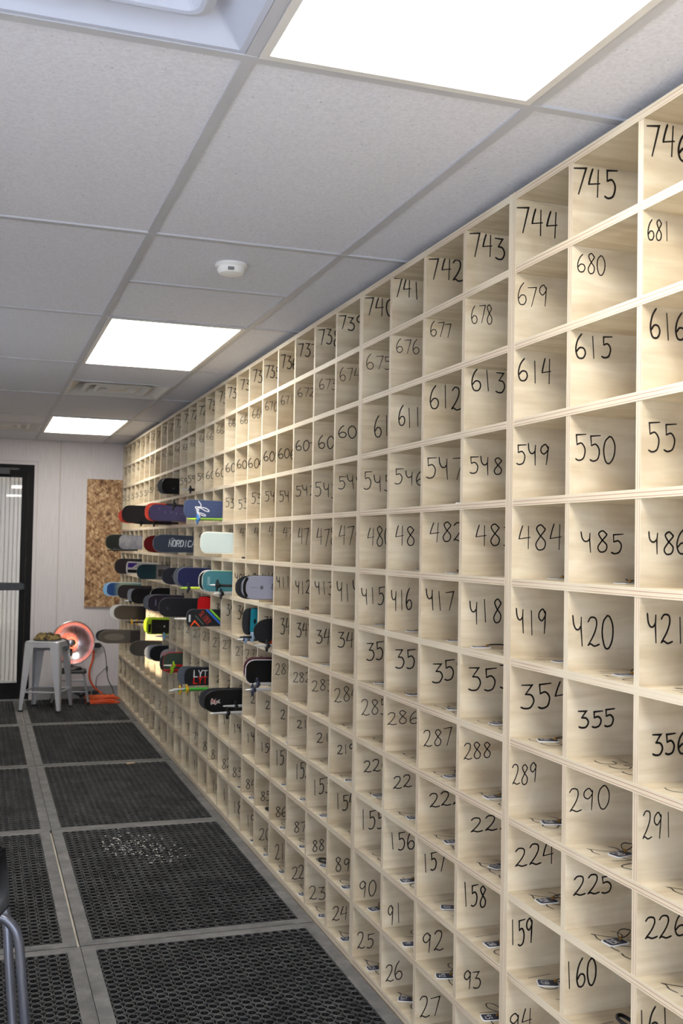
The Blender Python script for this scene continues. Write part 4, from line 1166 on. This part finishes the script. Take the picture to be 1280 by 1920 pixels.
M_CAMO = mat_two('camouflage_cloth', (38, 30, 20), (140, 120, 70), 26, .9, .40, .60)
cap = empty('camouflage_cap', 'crumpled brown and olive camouflage cap lying on the silver stool', 'cap', (-.690, -.640, .0145 + H), .1)
g = MB(); n, m_ = 26, 9; vs = []; fs = []; rn = random.Random(8)
for i in range(m_):
    q = i / (m_ - 1)
    for k in range(n):
        a = 2 * PI * k / n
        r = (1 - q ** 1.5) * (1 + .12 * math.sin(3 * a + 1) + .06 * math.sin(7 * a + 3 * q))
        z = .058 * math.sin(q * PI / 2) ** .9 + .010 * math.sin(4 * a + 6 * q) * q * (1 - q) * 4 + .012 * math.sin(9 * a + 2) * (1 - q) * q * 2
        vs.append((.112 * r * math.cos(a), .080 * r * math.sin(a), max(.002, z + .004)))
for i in range(m_ - 1):
    for k in range(n):
        q = (k + 1) % n
        fs.append((i * n + k, i * n + q, (i + 1) * n + q, (i + 1) * n + k))
fs.append(tuple(range(n))[::-1])
g.add(vs, fs, 0, True); g.build('crown', M_CAMO, cap)
g = MB(); vs = []
N_ = 16
for z in (.001, .006):
    for k in range(N_ + 1):
        a = PI + PI * k / N_
        vs.append((.118 * math.cos(a), -.010 + .080 * math.sin(a), z + .006 * math.cos(a) ** 2))
fs = [tuple(range(N_ + 1)), tuple(range(N_ + 1, 2 * N_ + 2))[::-1]]
for k in range(N_): fs.append((k, N_ + 1 + k, N_ + 2 + k, k + 1))
fs.append((N_, 2 * N_ + 1, N_ + 1, 0))
g.add(vs, fs); g.build('brim', plain((30, 28, 24), .8), cap)
g = MB(); g.tube(smooth([(.09, -.02, .012), (.135, -.025, .014), (.165, -.04, -.006), (.176, -.05, -.04), (.165, -.055, -.075), (.150, -.05, -.088)], 5), .005, 8); g.build('strap', M_BLACK, cap)

# ------------------------------------------------------------------ low step stool, dish heater on it
ss = empty('step_stool', 'low black topped step stool with grey legs under the dish heater', 'step stool', (-.455, -.40, .004), -.08)
g = MB(); g.rbox(-.128, .128, -.10, .10, .290, .318, .03, 5, 0, .006); g.build('seat', plain((40, 41, 43), .5), ss)
for sx in (-1, 1):
    for sy in (-1, 1):
        g = MB(); g.tube([(sx * .10, sy * .07, .30), (sx * .118, sy * .09, .2), (sx * (.175 if sx < 0 else .15), sy * .12, .022)], .011, 8)
        l = g.build('leg', plain((150, 152, 156), .4, .4), ss)
        g = MB(); g.tube([(sx * (.170 if sx < 0 else .147), sy * .118, .045), (sx * (.177 if sx < 0 else .151), sy * .121, .0136)], .016, 8); g.build('rubber_foot', M_BLACK, l)
for z, w_ in ((.23, .112), (.13, .132)):
    g = MB(); g.tube([(-w_, -.088, z), (w_, -.088, z)], .007, 8); g.build('cross_bar', plain((150, 152, 156), .4, .4), ss)

dh = empty('dish_heater', 'round silver dish heater glowing orange, on the low step stool', 'heater', (-.452, -.40, .3222), math.radians(7))
g = MB(); g.lathe([(.085, .001), (.088, .008), (.08, .02), (.03, .028), (.024, .034)], 28); g.build('base', M_BLACK, dh)
g = MB(); g.tube([(0, .04, .02), (0, .07, .06), (0, .075, .16), (0, .06, .24)], .014, 10); g.build('stem', M_BLACK, dh)
RX = Matrix.Translation((0, 0, .238)) @ Matrix.Rotation(math.radians(90 - 4), 4, 'X')   # dish axis towards the room
M_DISH = plain((206, 207, 212), .24, 1.0)
M_GLOW = mat_emit('glowing_element', (1.0, .16, .045, 1), .85)
prof = [(.188, .0), (.170, -.030), (.145, -.055), (.110, -.076), (.07, -.092), (.03, -.099), (.012, -.10)]
g = MB(); g.lathe(prof, 40, 0, RX, False); g.lathe([(r + .004, z - .005) for r, z in prof], 40, 0, RX, False); g.build('reflector_dish', M_DISH, dh)
g = MB(); g.lathe([(.020, -.098), (.022, -.04), (.030, -.035), (.030, -.022), (.012, -.018)], 20, 0, RX); g.build('reflector_hub', M_DISH, dh)
g = MB(); pts = []
for i in range(80):
    a = i / 80 * 2 * PI * 6; r = .034 + .018 * i / 80
    pts.append(RX @ Vector((r * math.cos(a), r * math.sin(a), -.09 + .048 * i / 80)))
g.tube(pts, .0045, 6); g.build('heating_coil', M_GLOW, dh)
g = MB(); rim = [RX @ Vector((.190 * math.cos(2 * PI * k / 40), .190 * math.sin(2 * PI * k / 40), .002)) for k in range(40)]
g.tube(rim, .006, 8, 0, True); g.build('rim', plain((190, 192, 196), .25, .9), dh)
g = MB()
for r, z in ((.14, .014), (.09, .022), (.04, .026)):
    g.tube([RX @ Vector((r * math.cos(2 * PI * k / 32), r * math.sin(2 * PI * k / 32), z)) for k in range(32)], .0012, 5, 0, True)
for k in range(12):
    a = 2 * PI * k / 12
    g.tube([RX @ Vector((r * math.cos(a), r * math.sin(a), z)) for r, z in ((.188, .003), (.14, .014), (.09, .022), (.04, .026))], .0012, 5)
g.build('wire_guard', plain((196, 198, 202), .25, .9), dh)

# ------------------------------------------------------------------ OSB boards, outlet, power strip and cords
for z0, z1, lab in ((1.659, 2.052, 'top'), (1.258, 1.657, 'middle'), (.855, 1.256, 'bottom')):
    g = MB(); g.box(-.326, -.0035, -.020, -.0006, z0, z1)
    tag(g.build('strand_board', mat_osb()), '%s one of three brown chipboard panels stacked on the far wall' % lab, 'board', 'strand board panels on the far wall')
ob = empty('power_outlet', 'white wall outlet low on the far wall beside the cubbies', 'outlet', (-.215, 0, .47))
g = MB(); g.rbox(-.050, .050, -.068, .068, 0, .006, .008, 3, 0, .002)
for i, v in enumerate(g.v): g.v[i] = (v[0], -v[2] - .0004, v[1])
for i, f in enumerate(g.f): g.f[i] = f
g.build('cover_plate', M_WHITE, ob)
g = MB(); g.box(-.018, .018, -.0085, -.0066, -.05, -.012); g.box(-.018, .018, -.0085, -.0066, .012, .05); g.build('socket', plain((206, 206, 204)), ob)
g = MB(); g.box(-.245, -.175, -.062, -.0088, .478, .522); g.box(-.175, -.160, -.05, -.02, .485, .51)
tag(g.build('power_adapter', M_BLACK), 'black power adapter plugged into the white wall outlet', 'adapter')
M_ORC = plain((226, 88, 44), .5)
g = MB(); g.tube([(-.232, -.04, .452), (-.232, -.036, .428)], .013, 8)
g.tube(smooth([(-.232, -.036, .43), (-.238, -.035, .36), (-.262, -.035, .28), (-.262, -.035, .20), (-.225, -.045, .12), (-.17, -.06, .07), (-.145, -.08, .06)], 6), .0085, 8)
tag(g.build('extension_cord', M_ORC), 'orange cord hanging from the white outlet down to the power strip', 'cord')
ps = empty('power_strip', 'orange power strip on the floor under the wall outlet', 'power strip', (-.175, -.125, .0135), -.04)
g = MB(); g.rbox(-.135, .135, -.028, .028, 0, .040, .010, 3, 0, .004); g.build('housing', plain((232, 104, 44), .45), ps)
g = MB()
for i in range(5): g.rbox(-.115 + i * .048, -.083 + i * .048, -.014, .014, .040, .0415, .006, 3)
g.build('socket', plain((64, 36, 26), .6), ps)
for k, (cx, cy, rx, ry, lab) in enumerate(((-.19, -.40, .135, .052, 'orange cord coil in front of the orange power strip'), (-.10, -.183, .09, .018, 'orange cord end looped toward the cubbies beside the power strip'))):
    g = MB()
    for q in range(2):
        pts = [(cx + (rx - .02 * q) * math.cos(2 * PI * i / 28), cy + (ry + .006 * q) * math.sin(2 * PI * i / 28), .0225 + .012 * q + .003 * math.sin(6 * PI * i / 28)) for i in range(28)]
        g.tube(pts, .0080, 8, 0, True)
    if k == 0: g.tube(smooth([(cx + .12, cy, .022), (cx + .15, cy - .03, .022), (cx + .16, cy - .035, .022)], 4), .008, 8)
    tag(g.build('coiled_cord', M_ORC), lab, 'cord')
M_GC = plain((70, 70, 72), .6)
g = MB(); g.tube(smooth([(-.163, -.035, .497), (-.135, -.02, .47), (-.115, -.016, .38), (-.105, -.016, .28), (-.09, -.016, .18), (-.045, -.02, .09), (-.04, -.025, .03), (-.06, -.03, .018)], 6), .0035, 6)
g.tube(smooth([(-.108, -.0165, .29), (-.15, -.018, .25), (-.195, -.02, .20), (-.20, -.022, .13), (-.20, -.04, .05), (-.22, -.06, .018)], 6), .003, 6)
g.tube([(-.104, -.0165, .30), (-.102, -.0165, .255)], .007, 8)
tag(g.build('thin_cable', M_GC), 'thin grey cable looping down from the black adapter to the floor', 'cable')
g = MB(); rn = random.Random(3)
for q in range(5):
    cx, cy = -.37 + .022 * q, -.055 - .008 * (q % 3)
    g.tube(smooth([(cx + .03 * math.cos(a + q), cy + .016 * math.sin(a + q), .018 + .012 * (q % 3) + .045 * abs(math.sin(a * .5 + q))) for a in [k * .9 for k in range(8)]], 3), .005, 6)
tag(g.build('cable_tangle', M_BLACK), 'tangle of black cable on the floor left of the power strip', 'cable')
g = MB(); g.rbox(-.235, -.185, -.085, -.045, .0138, .085, .008, 3, 0, .004)
tag(g.build('charger_block', plain((30, 34, 36), .5)), 'small black charger block standing behind the orange power strip', 'charger')

# ------------------------------------------------------------------ chair at the lower left
ch = empty('stacking_chair', 'black shell chair with grey tube legs at the lower left edge', 'chair', (-1.40, -7.05, .0135), 0)
M_TUBE = plain((112, 116, 130), .3, .6)
cx0, cy0 = -1.40, -7.05
def rel(x, y, z): return (x - cx0, y - cy0, z - .0135)
def leg(pts, r=.0125):
    pts = smooth(pts, 5)
    g = MB(); g.tube([rel(*p) for p in pts], r, 12)
    l = g.build('leg', M_TUBE, ch)
    e = pts[-1]; d_ = pts[-2]
    g = MB(); g.tube([rel(e[0], e[1], .034), rel(e[0], e[1], .0138)], .0150, 10); g.build('foot_cap', M_BLACK, l)
leg([(-1.30, -7.17, .492), (-1.23, -7.18, .494), (-1.188, -7.19, .490), (-1.160, -7.195, .468), (-1.142, -7.20, .428), (-1.133, -7.20, .34), (-1.121, -7.20, .214), (-1.103, -7.20, .020)])
leg([(-1.30, -7.02, .492), (-1.20, -7.03, .488), (-1.176, -7.05, .468), (-1.168, -7.06, .43), (-1.160, -7.08, .33), (-1.149, -7.10, .2), (-1.134, -7.13, .020)])
leg([(-1.52, -7.17, .492), (-1.62, -7.18, .490), (-1.655, -7.19, .44), (-1.675, -7.20, .30), (-1.70, -7.20, .020)])
leg([(-1.52, -7.02, .492), (-1.61, -7.03, .488), (-1.64, -7.05, .43), (-1.655, -7.08, .3), (-1.685, -7.13, .020)])
M_SHELL = plain((32, 31, 31), .38)
# one moulded shell: front lip, dished seat, upturned side wings, back
prof = smooth([(-7.30, .500), (-7.27, .512), (-7.18, .512), (-7.02, .506), (-6.94, .515), (-6.89, .55), (-6.865, .60), (-6.855, .65), (-6.85, .695)], 4)
def shell(p0, p1, half, name, th=.008):
    pr_ = prof[p0:p1]; g = MB(); n = len(pr_); nx_ = 12; vs = []; fs = []
    for s_ in (0, 1):
        for i, (y, z) in enumerate(pr_):
            a = pr_[max(i - 1, 0)]; b = pr_[min(i + 1, n - 1)]
            l = math.hypot(b[0] - a[0], b[1] - a[1]) or 1; ny_, nz_ = -(b[1] - a[1]) / l, (b[0] - a[0]) / l
            for k in range(nx_ + 1):
                q = k / nx_ * 2 - 1
                cup = .075 * max(0, abs(q) - .70) ** 2 / .09
                hx_ = half - .020 * max(0, min(1, (z - .53) / .05))
                vs.append(rel(-1.40 + hx_ * q, y + ny_ * (th * s_ + cup), z + nz_ * (th * s_ + cup)))
    s = n * (nx_ + 1)
    for i in range(n - 1):
        for k in range(nx_):
            f = (i * (nx_ + 1) + k, i * (nx_ + 1) + k + 1, (i + 1) * (nx_ + 1) + k + 1, (i + 1) * (nx_ + 1) + k)
            fs.append(f[::-1]); fs.append(tuple(s + v for v in f))
        for k in (0, nx_):
            a, b = i * (nx_ + 1) + k, (i + 1) * (nx_ + 1) + k
            fs.append((a, b, s + b, s + a))
    for i in (0, n - 1):
        for k in range(nx_):
            a, b = i * (nx_ + 1) + k, i * (nx_ + 1) + k + 1
            fs.append((a, b, s + b, s + a))
    g.add(vs, fs, 0, True)
    return g.build(name, M_SHELL, ch)
shell(0, 20, .228, 'seat')
shell(19, len(prof), .226, 'backrest')
g = MB(); g.tube([rel(-1.52, -7.16, .492), rel(-1.30, -7.16, .492)], .009, 10); g.tube([rel(-1.52, -7.03, .490), rel(-1.30, -7.03, .490)], .009, 10)
g.build('under_frame', M_TUBE, ch)
